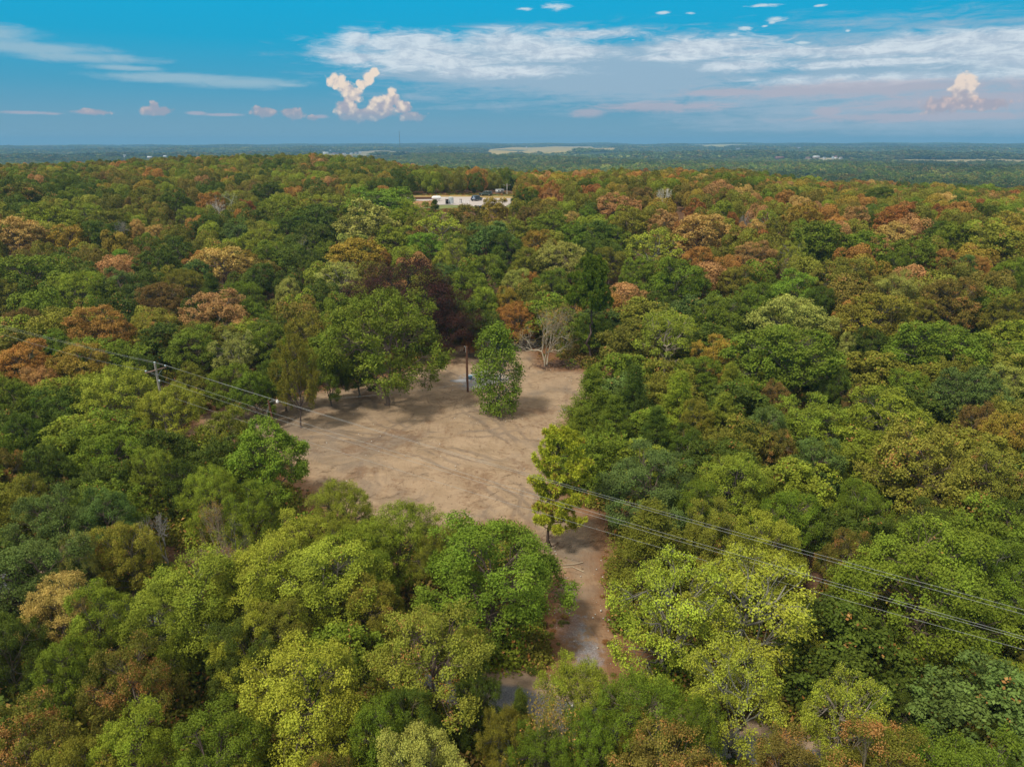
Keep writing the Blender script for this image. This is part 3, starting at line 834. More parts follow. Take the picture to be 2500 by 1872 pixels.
# kind, colour, x, y of the crown's top, crown width in the 2500 px picture, optional base y
LIST = """
O tan 47 523 118|O gold 172 545 95|O g 75 612 160|O dg 250 545 80|S bg 300 610 62|O tan 545 598 125|O gold 600 612 60|B white 520 478 55|N pale 563 462 48|O or 515 468 62
O rust 600 487 48|E yg 195 670 115|O bl 290 662 105|O br 392 692 95|C dg 518 668 62|E ol 455 655 82|O or 246 745 145|O pink 532 715 140|E goldg 370 745 112|O br 52 748 88
O g 475 785 120|W pale 575 798 105|O g 655 790 100|O or 62 825 128|O gold 200 833 148|O pink 105 890 82|E lime 290 900 165|E lime 415 945 120|O dg 155 935 135|O g 30 930 120
O ol 755 765 125|S yg 690 745 78|O pale 705 680 66|N pale 742 576 62|E g 595 685 80|O dg 385 605 95|O dg 440 585 85|O yg 118 495 112|E yg 205 490 80|O ol 268 508 72
O tan 380 546 40|O tan 336 540 34|B gray 300 540 58|O dg 510 530 62|O bl 580 540 76|E yg 690 475 92|O dg 655 448 62|E yg 780 474 80|O dg 770 510 95|E yg 645 545 88
O g 655 590 80|O g 800 590 75|X burnt 1000 618 215 868|X burnt 1090 690 150 872|O rg 925 645 85|W pale 828 636 100|O gold 868 588 125|O dg 770 615 70|E ol 850 752 110|E g 945 722 235 988
E ol 735 790 90 1043|O g 800 850 110|O dg 870 830 110|E g 690 870 90|O g 620 900 90|L g 1214 784 112 1010|O g 1145 655 105|O pale 1258 652 82|E or 1293 660 52|O g 1345 656 92|P g 1440 622 92 890|Y btan 1330 738 112 895|Y goldg 1392 745 66|E or 1258 735 80
S rust 1146 822 38|O dg 1185 748 90|C g 1447 905 130|C dg 1545 900 115|C g 1500 960 110|C g 1420 985 100|P lime 1346 1055 128 1331|E g 1690 1735 130|O ol 1555 1745 110|W lime 1600 550 122|O tan 1722 523 122|O or 1705 598 92|O pink 1838 584 105|W lime 1930 592 68
O g 1655 632 150|O g 1560 628 100|O goldg 2058 622 132|O bg 1943 660 115|O g 1758 728 132|O pale 1930 724 170|O g 1915 786 240|O ol 2135 708 190|O pale 2075 808 68|O g 2290 768 210
O or 2302 612 60|O or 2392 620 60|O olbr 2320 682 140|E pale 2190 662 112|O ol 2470 714 120|O g 2460 634 85|W yg 1625 768 150|O gold 1745 826 100|C yg 1780 888 75|C yg 1765 945 95
O br 1890 928 82|O br 2090 936 62|O yg 1975 958 160|O yg 2155 942 190|O bl 2360 900 150|O pale 2462 888 110|O bl 1865 1003 112|O bl 1580 1082 205|O yg 1790 1100 175|O olbr 1885 1042 90
O bl 1990 1060 130|O goldg 2240 1048 240|O goldg 2400 1090 155|O br 2385 992 105|O gold 2458 1018 120|C yg 1655 905 120|C dg 1600 985 95|O ol 557 1000 118|O bg 655 1035 175|E yg 520 1140 110
O dg 450 1116 92|E yg 375 1085 105|O bl 134 1200 155|O bl 262 1200 130|O olbr 16 1098 100|O ol 68 1152 100|O goldg 310 1258 130|Z lime 575 1258 95|O lime 712 1262 150|O yg 815 1270 120
E yg 838 1178 120|B gray 400 1250 80|Y btan 535 1228 80|O tan 150 1412 150|O yg 470 1345 240|O lime 640 1330 190|O yg 400 1450 170|O lime 790 1310 250|O yg 880 1270 140|O lime 620 1480 160|O rg 318 1575 170|O lime 750 1562 300|O goldg 1050 1498 260|O rg 45 1728 220
O dg 600 1500 150|O g 540 1745 190|O pale 1035 1795 190|O rg 800 1840 130|O dg 20 1505 150|O bl 80 1305 200|O g 1205 1264 290|E yg 975 1240 150|E ol 1075 1290 100|E yg 1418 1605 165|E ol 1240 1725 110|O dg 1165 1640 100|E g 1330 1770 130
Y btan 1330 1715 200|C dg 1270 1690 92|E g 1560 1672 180|O olbr 1620 1775 230|W lime 1640 1372 250|W lime 1830 1350 300|W lime 1790 1590 230|W lime 2060 1665 190|C ol 1585 1215 160|O g 2250 1292 330
O g 2425 1330 200|O rg 2065 1290 100|O yg 1860 1262 190|O ol 1735 1232 130|O g 2375 1790 290|O rg 2140 1805 240|O olbr 1925 1815 190|S yg 2420 1610 150|S dg 2200 1650 130|O g 160 1560 130
O yg 250 1440 150|W pale 195 1300 90|O goldg 900 1405 130|O dg 1010 1690 120|E g 1430 1760 130|O g 930 1700 150|O yg 330 1745 160|O ol 200 1800 150
E yg 801 468 120|E gold 765 476 68|E bg 917 460 130|O bg 962 464 82|O pale 900 497 165|O dg 787 510 120|O dg 770 553 100|E yg 1005 495 90|W lime 1080 514 112|C dg 1062 490 36
O olbr 1134 505 82|O gold 1211 479 72|O dg 1280 462 72|O or 1344 444 56|O pink 1347 462 46|O br 1293 503 62|O g 1344 509 92|O tan 1394 519 50|O bl 1192 549 110|O ol 1250 531 90
O dg 1240 577 90|O gold 1315 567 70|O pale 1372 587 130|O ol 1286 605 90|O g 1395 541 70|O yg 968 553 90|O bg 1040 565 90|W lime 1112 587 76|O pale 863 565 90|O tan 913 575 42
O lime 1080 618 58|O g 1190 624 110|O bl 1094 637 90|O g 1430 568 80|O dg 1465 533 108|O g 1515 553 82|O ol 1540 504 90|O pink 1620 506 80|O pink 1505 466 88|O br 1565 451 60
B white 1630 455 48|O rust 1700 489 52|O or 1708 506 32|O yg 1763 493 60|B gray 1818 506 50|O rust 1783 521 36|O pink 1812 538 36|W yg 1870 508 62|O or 1917 466 52|O gold 1962 491 88
O tan 1942 513 46|O pink 2086 508 66|O dg 2140 462 62|O tan 1848 536 52|O ol 1900 531 70|O g 2000 541 125|O g 1972 571 72|O g 2106 556 100|O tan 2176 546 78|O pink 2160 586 58
O g 2225 566 125|O rust 2195 502 88|O or 2340 487 72|E lime 2250 496 56|O rust 2295 497 50|O goldg 2425 541 128|O g 2330 546 88|O dg 2295 533 70|O dg 2400 506 62|O gold 2460 512 88
O bl 2360 616 70|O g 2190 610 80|O ol 1490 600 80|O dg 1450 590 70|O or 930 600 38|O yg 1180 700 80|O gold 1240 700 60|O dg 640 640 80|O bl 480 640 70|O ol 410 640 60
O g 620 735 80|O ol 890 700 80|O g 170 455 70|O rg 60 450 80|O ol 350 460 70|O dg 430 465 80|E yg 470 500 60|O br 330 480 50|O dg 700 530 60|O g 1430 500 60
O ol 1800 640 90|O g 1840 690 90|O dg 2000 700 80|O ol 2250 720 90|O dg 2120 800 100|O g 1700 860 100|O ol 1840 860 90|O dg 2040 900 90|O g 2220 900 100|O ol 2330 860 100
O g 1930 1200 130|O g 2100 1180 120|O dg 2250 1220 130|O dg 2480 1200 120|O g 1700 1180 100|O dg 1680 1030 90|O ol 1700 975 80|O dg 60 1010 100|O g 280 1050 110|O dg 120 1080 110
O dg 300 700 60|O g 140 800 90|O dg 350 860 80|O ol 470 880 90|O g 560 880 90|O dg 660 880 80|O ol 20 680 80|O g 620 1180 110|O g 900 1330 120|O ol 680 1460 140
"""
KIND = {'O': ('oak_tree', 'tree', ('oak', 5), 'round crowned tree'), 'E': ('elm_tree', 'tree', ('elm', 3), 'feathery tree'), 'C': ('cedar_tree', 'tree', ('cedar', 3), 'pointed cedar'),
        'P': ('pine_tree', 'tree', ('pine0', 2), 'pine'), 'W': ('cottonwood_tree', 'tree', ('open', 2), 'open branched tree'), 'N': ('sparse_tree', 'tree', ('sparse0', 2), 'thin leaved tree'),
        'B': ('bare_tree', 'tree', ('bare', 3), 'bare tree'), 'L': ('young_tree', 'tree', ('column', 1), 'upright young tree'), 'S': ('small_tree', 'tree', ('oak', 5), 'small bushy tree'),
        'X': ('scorched_tree', 'tree', ('burnt', 2), 'dead leaved tree'), 'Y': ('thinning_tree', 'tree', ('bareleafy', 2), 'half bare tree'), 'Z': ('sparse_tree', 'tree', ('sparse0', 2), 'thin leaved tree')}
BARKS = {'W': (0.25, 0.225, 0.185), 'N': (0.42, 0.42, 0.36), 'B': (0.30, 0.28, 0.25), 'Y': (0.44, 0.37, 0.28), 'X': (0.06, 0.045, 0.035), 'L': (0.28, 0.26, 0.20), 'P': (0.12, 0.09, 0.075), 'C': (0.14, 0.11, 0.09)}

WSC = {'O': 1.2, 'E': 1.28, 'W': 1.2, 'S': 1.2, 'X': 1.25, 'Z': 1.2, 'N': 1.15, 'C': 1.18, 'P': 1.15, 'L': 1.12, 'Y': 1.25}
def extents(me):
    v = np.empty(len(me.vertices) * 3, np.float32); me.vertices.foreach_get('co', v); v = v.reshape(-1, 3)
    return np.percentile(np.abs(v[:, :2]), 98.5) * 2 / 0.93, v[:, 2].max()
EXT = {k: [extents(p[0]) for p in v] for k, v in PROTO.items()}
HFORM = {'O': (5.0, 0.52), 'E': (5.0, 0.52), 'C': (4.0, 0.95), 'P': (6, 0.8), 'W': (5.5, 0.5), 'N': (5, 0.7), 'B': (4.5, 0.75), 'L': (3, 1.5), 'S': (2.0, 0.6), 'X': (5, 0.5), 'Y': (4.5, 0.65), 'Z': (5.5, 0.6)}
def solve(k, x, ytop, w, base=None):
    """place a crown so that its top and width fall where the picture has them"""
    if base is not None:
        g = ray_ground(x, base)
        dep = project(g)[2]
        wm = w / FPX * dep
        best = None
        for h in np.arange(3, 22, 0.1):
            al = math.atan2(CAM_H - (g[2] + 0.6 * h), math.hypot(g[0], g[1]))
            u = math.hypot(wm / 2 * math.sin(al), 0.4 * h * math.cos(al))
            c = project((g[0], g[1], g[2] + 0.6 * h))
            if c[1] - u * FPX / c[2] < ytop: best = h; break
        return g[0], g[1], g[2], wm, best or 12.0
    a, b = HFORM[k]
    prev = None
    ang = math.atan2((ytop - 936), FPX) + PITCH
    for t in np.concatenate([np.arange(14, 150, 0.25), np.arange(150, 420, 0.8)]):
        wm = w / FPX * t
        h = min(max(a + b * wm, 3.0), 15.5)
        yc = ytop
        for _ in range(2):
            al = max(0.01, math.atan2(yc - 936, FPX) + PITCH)
            yc = ytop + math.hypot(wm / 2 * math.sin(al), 0.4 * h * math.cos(al)) * FPX / t
        d = pix_dir(x, yc)
        X, Y, Z = d[0] * t, d[1] * t, CAM_H + d[2] * t
        g = float(ground_z(X, Y))
        if Z < g + 0.6 * h:
            return X, Y, g, wm, h
    return X, Y, g, wm, h

TREES = []                                           # dicts of every single tree
ri = random.Random(5)
for row in LIST.replace('\n', '|').split('|'):
    if not row.strip(): continue
    f = row.split()
    k, c, x, y, w = f[0], f[1], float(f[2]), float(f[3]), float(f[4])
    X, Y, G, wm, h = solve(k, x, y, w, float(f[5]) if len(f) > 5 else None)
    TREES.append(dict(k=k, c=c, x=X, y=Y, g=G, w=wm, h=h, px=x, py=y + w * 0.4, pw=w, listed=True))

# colours over the woods beyond the listed trees, as the season has them: rusty to the right along the ridge, olive to the left
def wood_colour(x, y, r):
    az = math.degrees(math.atan2(x, y)); D = math.hypot(x, y)
    n1 = mnoise.noise(Vector((x * 0.018, y * 0.018, 3.1)))
    if D > 420:
        tbl = [('dg', 4), ('g', 4), ('bl', 3), ('ol', 2.5), ('pale', 0.6), ('olbr', 0.5 + max(0, n1) * 2)]
    elif az > -2 and D > 120:
        tbl = [('olbr', 3.5), ('or', 1.8 + 5 * max(0, n1)), ('pink', 1.2 + 2 * max(0, n1)), ('rust', .7 + 3 * max(0, n1)), ('gold', 2), ('ol', 3.2), ('goldg', 3), ('g', 1.6 + 6 * max(0, -n1)), ('tan', .7), ('rg', 2), ('dg', 1 + 3 * max(0, -n1)), ('yg', 1)]
    elif D > 120:
        tbl = [('ol', 4), ('dg', 4), ('g', 2.5), ('goldg', 2), ('yg', 2.4), ('rg', 2.4), ('olbr', 2.2), ('or', .5 + 1.2 * max(0, n1)), ('pink', .4), ('gold', .9), ('br', .4)]
    else:
        tbl = [('g', 4), ('dg', 4), ('ol', 3), ('yg', 2), ('bl', 1.2), ('goldg', 1.2), ('rg', 1)]
    t = sum(v for _, v in tbl); q = r.random() * t
    for c, v in tbl:
        q -= v
        if q <= 0: return c
    return 'g'

# places that stay open to view: the clearing, the drive, the yard on the ridge, the poles
OPEN_PX = [[(640, 1090), (600, 960), (730, 900), (940, 985), (1080, 950), (1100, 850), (1290, 840), (1340, 900), (1420, 890), (1380, 1000), (1345, 1050), (1290, 1100), (1290, 1290), (1060, 1285), (900, 1260), (760, 1210)],
           [(1350, 1330), (1490, 1330), (1500, 1500), (1500, 1640), (1360, 1660), (1350, 1500)], [(985, 480), (1240, 480), (1240, 508), (985, 512)],
           [(350, 880), (405, 880), (405, 950), (350, 950)], [(630, 965), (690, 965), (690, 1060), (630, 1060)], [(1225, 445), (1255, 445), (1255, 480), (1225, 480)],
           [(1250, 1655), (1310, 1655), (1310, 1690), (1250, 1690)]]
def blocks_view(x, y, g, w, h):
    cx, cy, d = project((x, y, g + 0.6 * h))
    if d < 5: return False
    rx, ry = w / 2 * FPX / d * 0.9, 0.42 * h * FPX / d
    ys = [cy - ry, cy, cy + ry * 0.8]; xs = [cx - rx, cx, cx + rx]
    PX, PY = np.meshgrid(xs, ys)
    bx, by, _ = project((x, y, g))
    for poly in OPEN_PX:
        ey = [p[1] + (q[1] - p[1]) * (bx - p[0]) / (q[0] - p[0]) for p, q in zip(poly, poly[1:] + poly[:1]) if (p[0] - bx) * (q[0] - bx) < 0]
        if by < (min(ey) if ey else min(p[1] for p in poly)) + 2: continue      # stands behind that place
        if (poly_sd(PX, PY, poly) > 0).any(): return True
    return False
def on_open_ground(x, y, m=1.5):
    if float(poly_sd(x, y, CLEAR)) > -m or float(poly_sd(x, y, DRIVE)) > -m: return True
    if float(road_d(x, y)[0]) < 1.6: return True
    return float(poly_sd(x, y, PAD)) > -1.5

# ground left between the listed trees is filled with more, lower ones
FILL = []
step = 4.7
for iy in range(2, 71):
    for ix in range(-72, 73):
        x = ix * step + ri.uniform(-2, 2) + (iy % 2) * step / 2; y = iy * step + ri.uniform(-2, 2)
        D = math.hypot(x, y)
        if abs(x) > y * 0.80 + 9 or D > 330 or D < 13: continue
        if on_open_ground(x, y): continue
        w = ri.uniform(5.4, 8.6) if D > 90 else ri.uniform(4.6, 7.2)
        gap = min((math.hypot(t['x'] - x, t['y'] - y) - 0.40 * t['w'] for t in TREES + FILL), default=99)
        if gap < (0.27 if D < 130 else 0.36) * w: continue
        h = (5.0 + 0.52 * w) * (0.80 if D < 120 else 0.93) * ri.uniform(0.88, 1.08)
        g = float(ground_z(x, y))
        if blocks_view(x, y, g, w, h): continue
        px, py, d = project((x, y, g + .6 * h))
        FILL.append(dict(k='E' if ri.random() < .28 else ('C' if ri.random() < .07 else ('W' if ri.random() < .06 else 'O')), c=wood_colour(x, y, ri), x=x, y=y, g=g, w=w, h=h, px=px, py=py, pw=w * FPX / d, listed=False))
FILL.sort(key=lambda t: t['y'])
N_SINGLE = 305
inframe = [t for t in FILL if -60 < t['px'] < 2560 and t['py'] < 1930]
inframe.sort(key=lambda t: -t['pw'])
n_room = max(0, N_SINGLE - len(TREES))
chosen = inframe[:n_room]
ids = set(id(t) for t in chosen)
REST = [t for t in FILL if id(t) not in ids]
print('listed', len(TREES), 'fill', len(FILL), 'single', len(chosen), 'rest', len(REST))
TREES += chosen

# ------------------------------------------------------------------ a label for each tree that finds it: colour, kind and where it stands
ANCH = [('the tan tree at the left edge', 47, 570), ('the round tan tree in the left wood', 545, 650), ('the whitish bare tree', 520, 510), ('the crossarm power pole', 378, 905),
        ('the street lamp pole', 657, 1000), ('the bare wooden pole', 1141, 900), ('the scorched brown tree', 1010, 690), ('the upright tree in the clearing', 1214, 890),
        ('the tall pine behind the clearing', 1440, 700), ('the pine by the dirt drive', 1340, 1180), ('the clearing', 960, 1130), ('the dirt drive', 1420, 1530), ('the gravel yard', 1100, 486),
        ('the parked blue car', 1164, 487), ('the pale lime tree right of centre', 1600, 600), ('the big tan tree on the right', 1722, 570), ('the golden olive tree on the right', 2058, 680),
        ('the two orange trees near the right edge', 2345, 640), ('the big cottonwood by the drive', 1780, 1470), ('the tan topped tree at lower left', 150, 1460), ('the far green meadow', 2030, 432),
        ('the bottom left corner', 60, 1840), ('the bottom right corner', 2440, 1840), ('the middle of the bottom edge', 1000, 1840)]
def sector(dx, dy):
    a = math.degrees(math.atan2(-dy * 1.5, dx)) % 360
    return ['right of', 'behind and right of', 'behind', 'behind and left of', 'left of', 'in front and left of', 'in front of', 'in front and right of'][int(((a + 22.5) % 360) // 45)]
ORD = ['nearest', 'second', 'third', 'fourth', 'fifth', 'sixth', 'seventh', 'eighth', 'ninth', 'tenth', 'eleventh', 'twelfth']
def words(t):
    return PAL[t['c']][2] + ' ' + KIND[t['k']][3]
def assign_labels():
    used = set()
    for t in TREES: t['ww'] = words(t)
    for t in TREES:
        opts = []
        for (nm, ax, ay) in ANCH:
            dx, dy = t['px'] - ax, t['py'] - ay
            dist = math.hypot(dx, dy * 1.5)
            if dist < 12: continue
            s = sector(dx, dy)
            rank = sum(1 for q in TREES if q is not t and q['ww'] == t['ww'] and math.hypot(q['px'] - ax, (q['py'] - ay) * 1.5) < dist and math.hypot(q['px'] - ax, (q['py'] - ay) * 1.5) >= 12 and sector(q['px'] - ax, q['py'] - ay) == s)
            if rank < len(ORD): opts.append((dist * (1 + 0.8 * rank), rank, s, nm))
        opts.sort()
        for _, rank, s, nm in opts:
            lb = ('' if rank == 0 else ORD[rank] + ' ') + t['ww'] + ', ' + ('nearest ' if rank == 0 else '') + s + ' ' + nm
            if rank: lb = ORD[rank] + ' ' + t['ww'] + ' out, ' + s + ' ' + nm
            if lb not in used and len(lb.split()) <= 16:
                used.add(lb); t['label'] = lb; break
        else:
            t['label'] = t['ww'] + ' standing in the wood'
SPECIAL = {(985, 625): 'scorched tree with dark brown dead leaves at the back of the clearing, larger of two', (1085, 690): 'lower scorched tree with dark brown dead leaves, right of the larger one',
           (1214, 784): 'upright bright green young tree standing alone in the bare clearing', (1346, 1055): 'pine with orange tinged needles beside the power lines at the drive entrance',
           (1440, 622): 'tall pine with a long bare trunk at the back right of the clearing', (960, 722): 'spreading green tree with short dark trunk on the clearing left of the wooden pole',
           (1330, 738): 'nearly leafless pale brown tree with a whitish trunk at the back of the clearing', (520, 478): 'whitish bare tree standing out of the left wood beside an orange tree',
           (47, 523): 'large tan tree at the left edge of the woods', (1146, 822): 'small rust red dead bush behind the bare wooden pole', (730, 775): 'olive green tree with a slim trunk on the left rim of the clearing',
           (1205, 1264): 'big dense bright green tree left of the dirt drive', (545, 598): 'round tan oak in the middle of the left wood', (150, 1412): 'golden tree with dry tan top in the lower left'}
assign_labels()
for t in TREES:
    if t.get('listed'):
        for (sx, sy), lb in SPECIAL.items():
            if abs(t['px'] - sx) < 1 and abs(t['py'] - t['pw'] * 0.4 - sy) < 1: t['label'] = lb

rt = random.Random(8)
GROUPS = {'O': 'round crowned trees of the wood', 'E': 'feathery trees of the wood', 'C': 'cedars around the clearing', 'P': 'pines', 'W': 'open branched trees', 'N': 'thin leaved trees', 'B': 'bare trees', 'S': 'small bushy trees',
          'X': 'scorched trees', 'Y': 'half bare trees', 'Z': 'thin leaved trees'}
def jitter(c, r, a=0.10):
    k = 1 + r.uniform(-a, a)
    return tuple(max(0.004, v * k * (1 + r.uniform(-a * .6, a * .6))) for v in c)
ci_ = 0
for t in TREES:
    name, cat, (key, n), form = KIND[t['k']]
    dist = math.hypot(t['x'], t['y'])
    if key in ('oak', 'elm', 'open', 'cedar'):
        key += 'N' if dist < 62 and key != 'cedar' else ('0' if dist < 150 else '1')
    ps = PROTO[key]
    ci_ += 1
    i = (ci_ * 7 + rt.randrange(len(ps))) % len(ps)
    if t['k'] == 'P': i = 0 if t['py'] > 1000 else 1
    if t['k'] == 'Y': i = 0 if t['c'] == 'btan' else 1
    W0, H0 = EXT[key][i]
    W0 /= WSC.get(t['k'], 1.0) * (1.10 if dist < 62 and t['k'] in 'OE' else 1.0)
    turn = rt.random() * 6.283 if t['k'] != 'P' else 0.0
    e = empty(name, (t['x'], t['y'], t['g']), turn)
    e.scale = (t['w'] / W0 * rt.uniform(.88, 1.12), t['w'] / W0 * rt.uniform(.88, 1.12), t['h'] / H0 * rt.uniform(.95, 1.1))
    tag(e, t['label'], 'tree', GROUPS.get(t['k']))
    col, f, _ = PAL[t['c']]
    lc = jitter([v * 1.06 for v in srgb(*col)], rt)
    bk = jitter(BARKS.get(t['k'], (0.17, 0.14, 0.11)), rt, 0.15)
    if t['c'] == 'white': bk = (0.78, 0.75, 0.66)
    if t['c'] == 'gray': bk = (0.33, 0.31, 0.29)
    crown = link('crown', ps[i][0], e)
    trunk = link('trunk', ps[i][1], e)
    trunk.color = (*bk, 1)
    if t['k'] == 'P': f = 0.18 if t['py'] > 1000 else 0.03
    if t['k'] == 'P' and t['py'] > 1000: lc = srgb(184, 190, 56)
    crown.color = (*lc, f) if t['k'] not in 'BY' else (*bk, 1)
    if len(ps[i]) > 2 and ps[i][2] is not None:
        lv = link('leaves', ps[i][2], e); lv.color = (*srgb(150, 130, 55), 0.3)
    t['obj'] = e

# ------------------------------------------------------------------ the wood beyond: one mass, each tree placed by geometry nodes
def blob_tree(seed, nleaf, leaf, W=9.0, Hh=8.5, nl=13):
    rng = np.random.default_rng(seed)
    Rw = W / 2; zc, vz = Hh * 0.50, Hh * 0.50
    ga = math.pi * (3 - math.sqrt(5))
    i = np.arange(nl); u = 1 - (i + .5) / nl * 1.8; th = i * ga
    rr = np.sqrt(np.maximum(0, 1 - u * u)); k = rng.uniform(0.5, 0.85, nl)
    L = np.stack([Rw * rr * np.cos(th) * k, Rw * rr * np.sin(th) * k, zc + vz * u * k], 1)
    LR = Rw * rng.uniform(0.26, 0.46, nl)
    li = rng.integers(0, nl, nleaf)
    out = unit(L[li] - np.array([0, 0, zc]))
    d = unit(rng.standard_normal((nleaf, 3)) + 0.9 * out + np.array([0, 0, .3]))
    C = L[li] + d * LR[li][:, None] * rng.uniform(0.8, 1.1, (nleaf, 1))
    V, F = leaf_quads(C, unit(d * 0.8 + 0.5 * rng.standard_normal(d.shape) + np.array([0, 0, .25])), leaf * rng.uniform(0.7, 1.3, nleaf), rng, 0.9)
    me = make_mesh('foliage', V, F, M_LEAF_FAR, {'lv': np.repeat(rng.random(nleaf), 4), 'cv': np.repeat(rng.random(nl)[li], 4)})
    return me
def instancer(name, label, protos, P, S, Rz, T, idx, kind='stuff', parent=None):
    """one object whose points carry the prototypes"""
    col = bpy.data.collections.new(name + '_kinds')
    for j, me in enumerate(protos):
        o = bpy.data.objects.new('%s_kind_%02d' % (name, j), me); col.objects.link(o)
    me = bpy.data.meshes.new(name)
    me.vertices.add(len(P)); me.vertices.foreach_set('co', np.asarray(P, np.float32).ravel())
    a = me.attributes.new('scl', 'FLOAT_VECTOR', 'POINT'); a.data.foreach_set('vector', np.asarray(S, np.float32).ravel())
    a = me.attributes.new('rot', 'FLOAT', 'POINT'); a.data.foreach_set('value', np.asarray(Rz, np.float32))
    a = me.attributes.new('tint', 'FLOAT_COLOR', 'POINT'); a.data.foreach_set('color', np.c_[T, np.ones(len(T))].astype(np.float32).ravel())
    a = me.attributes.new('pick', 'INT', 'POINT'); a.data.foreach_set('value', np.asarray(idx, np.int32))
    o = link(name, me)
    ng = bpy.data.node_groups.new(name + '_nodes', 'GeometryNodeTree')
    ng.interface.new_socket('Geometry', in_out='INPUT', socket_type='NodeSocketGeometry')
    ng.interface.new_socket('Geometry', in_out='OUTPUT', socket_type='NodeSocketGeometry')
    N, Lk = ng.nodes, ng.links
    gi, go = N.new('NodeGroupInput'), N.new('NodeGroupOutput')
    mp = N.new('GeometryNodeMeshToPoints')
    inst = N.new('GeometryNodeInstanceOnPoints')
    cinf = N.new('GeometryNodeCollectionInfo')
    cinf.inputs['Collection'].default_value = col
    cinf.inputs['Separate Children'].default_value = True
    cinf.inputs['Reset Children'].default_value = True
    inst.inputs['Pick Instance'].default_value = True
    def na(n, t):
        q = N.new('GeometryNodeInputNamedAttribute'); q.data_type = t; q.inputs['Name'].default_value = n
        return q.outputs['Attribute']
    comb = N.new('ShaderNodeCombineXYZ'); Lk.new(na('rot', 'FLOAT'), comb.inputs[2])
    Lk.new(gi.outputs[0], mp.inputs[0]); Lk.new(mp.outputs[0], inst.inputs['Points']); Lk.new(cinf.outputs[0], inst.inputs['Instance'])
    Lk.new(na('pick', 'INT'), inst.inputs['Instance Index']); Lk.new(comb.outputs[0], inst.inputs['Rotation']); Lk.new(na('scl', 'FLOAT_VECTOR'), inst.inputs['Scale'])
    Lk.new(inst.outputs[0], go.inputs[0])
    md = o.modifiers.new('place', 'NODES'); md.node_group = ng
    return tag(o, label, kind=kind)

# open fields in the far country: (x0, x1, y0, y1) in the picture; trees stay off them
FIELDS = [('tan hay field on the far slope', [(1190, 366), (1240, 362), (1330, 359), (1440, 358), (1505, 363), (1500, 368), (1400, 371), (1260, 377), (1195, 380)], (0.38, 0.28, 0.09)),
          ('far yellowish field near the skyline right of centre', [(1672, 353), (1760, 353), (1850, 355), (1845, 358), (1760, 359), (1680, 357)], (0.40, 0.33, 0.09)),
          ('narrow tan field behind the white farm buildings', [(875, 371), (917, 368), (1005, 373), (1000, 380), (880, 382), (790, 379), (800, 376), (870, 377)], (0.27, 0.22, 0.11)),
          ('green meadow in the valley on the right', [(1868, 429), (1960, 431), (2100, 434), (2104, 443), (1990, 445), (1880, 434)], (0.15, 0.20, 0.07)),
          ('thin tan field at far left', [(215, 388), (300, 386), (385, 389), (300, 392), (215, 391)], (0.34, 0.25, 0.17)),
          ('light clearing around the far houses on the right', [(1965, 388), (2020, 386), (2060, 388), (2020, 392), (1970, 392)], (0.36, 0.30, 0.19)),
          ('pale strip of field at the far right', [(1915, 357), (2110, 357), (2100, 359), (1915, 359)], (0.38, 0.32, 0.2))]
FPOLY = []
FARMS = [(794, 377, 15), (807, 377, 5), (820, 377, 17), (840, 378, 10), (858, 377.5, 8), (869, 376, 7), (879, 375.5, 7), (366, 389, 11), (404, 385.5, 9), (306, 385, 5), (1070, 357.5, 4), (1285, 362, 4), (1903, 389, 21), (1972, 389, 11), (1992, 387.5, 16), (2012, 389, 7), (2034, 388.5, 7), (2040, 389, 7), (2052, 389, 7), (1800, 365, 10), (1950, 363, 10)]
for lb, pp, c in FIELDS:
    FPOLY.append([tuple(ray_ground(a, b)[:2]) for a, b in pp])
fr = np.random.default_rng(21)
def scatter(D0, D1, spacing, azlim=39.5, jit=0.42):
    """roughly even spots over a wedge of country"""
    out = []
    D = D0
    while D < D1:
        n = max(1, int(2 * math.radians(azlim) * D / spacing))
        az = np.radians(np.linspace(-azlim, azlim, n)) + fr.uniform(-jit, jit, n) * spacing / D
        dd = D + fr.uniform(-jit, jit, n) * spacing
        out.append(np.stack([dd * np.sin(az), dd * np.cos(az)], 1))
        D += spacing * 0.9
    return np.vstack(out)
TINT = {k: 1.10 * np.array(srgb(*v[0])) for k, v in PAL.items()}
rr_ = random.Random(77)
def finish(XY, wlo, whi, hk, margin=4.0):
    keep = np.ones(len(XY), bool)
    for f in FPOLY: keep &= poly_sd(XY[:, 0], XY[:, 1], f) < -margin
    XY = XY[keep]
    Z = ground_z(XY[:, 0], XY[:, 1])
    w = fr.uniform(wlo, whi, len(XY))
    # pastures open in front of the far farms and fields: no tree stands between them and the ridge
    dep = XY[:, 1] * CP - (Z - CAM_H) * SP
    px = 1250 + FPX * XY[:, 0] / dep
    zt = Z + (9 if whi < 12 else 13) - CAM_H
    py = 936 - FPX * (XY[:, 1] * SP + zt * CP) / (XY[:, 1] * CP - zt * SP)
    dd = np.hypot(XY[:, 0], XY[:, 1])
    ok = np.ones(len(XY), bool)
    for (bx, by, bw) in FARMS:
        bd = np.linalg.norm(ray_ground(bx, by)[:2])
        ok &= ~((np.abs(px - bx) < bw / 2 + 0.5 * w * FPX / dep * 0.8) & (py < by - 0.8) & (dd < bd + 12))
    for pp, fw in zip([f[1] for f in FIELDS], FPOLY):
        near_d = min(math.hypot(*q) for q in fw)
        ok &= ~((poly_sd(px, py, pp) > 1.2) & (dd < near_d + 5) & (fr.random(len(XY)) < 0.93))
    XY, Z, w = XY[ok], Z[ok], w[ok]
    T = np.array([TINT[wood_colour(x, y, rr_)] for x, y in XY]) * fr.uniform(0.8, 1.15, (len(XY), 1))
    return XY, Z, w, T
far_protos = [blob_tree(900 + i, 7500, 0.27) for i in range(5)]
mid_protos = [blob_tree(920 + i, 800, 0.75) for i in range(5)]
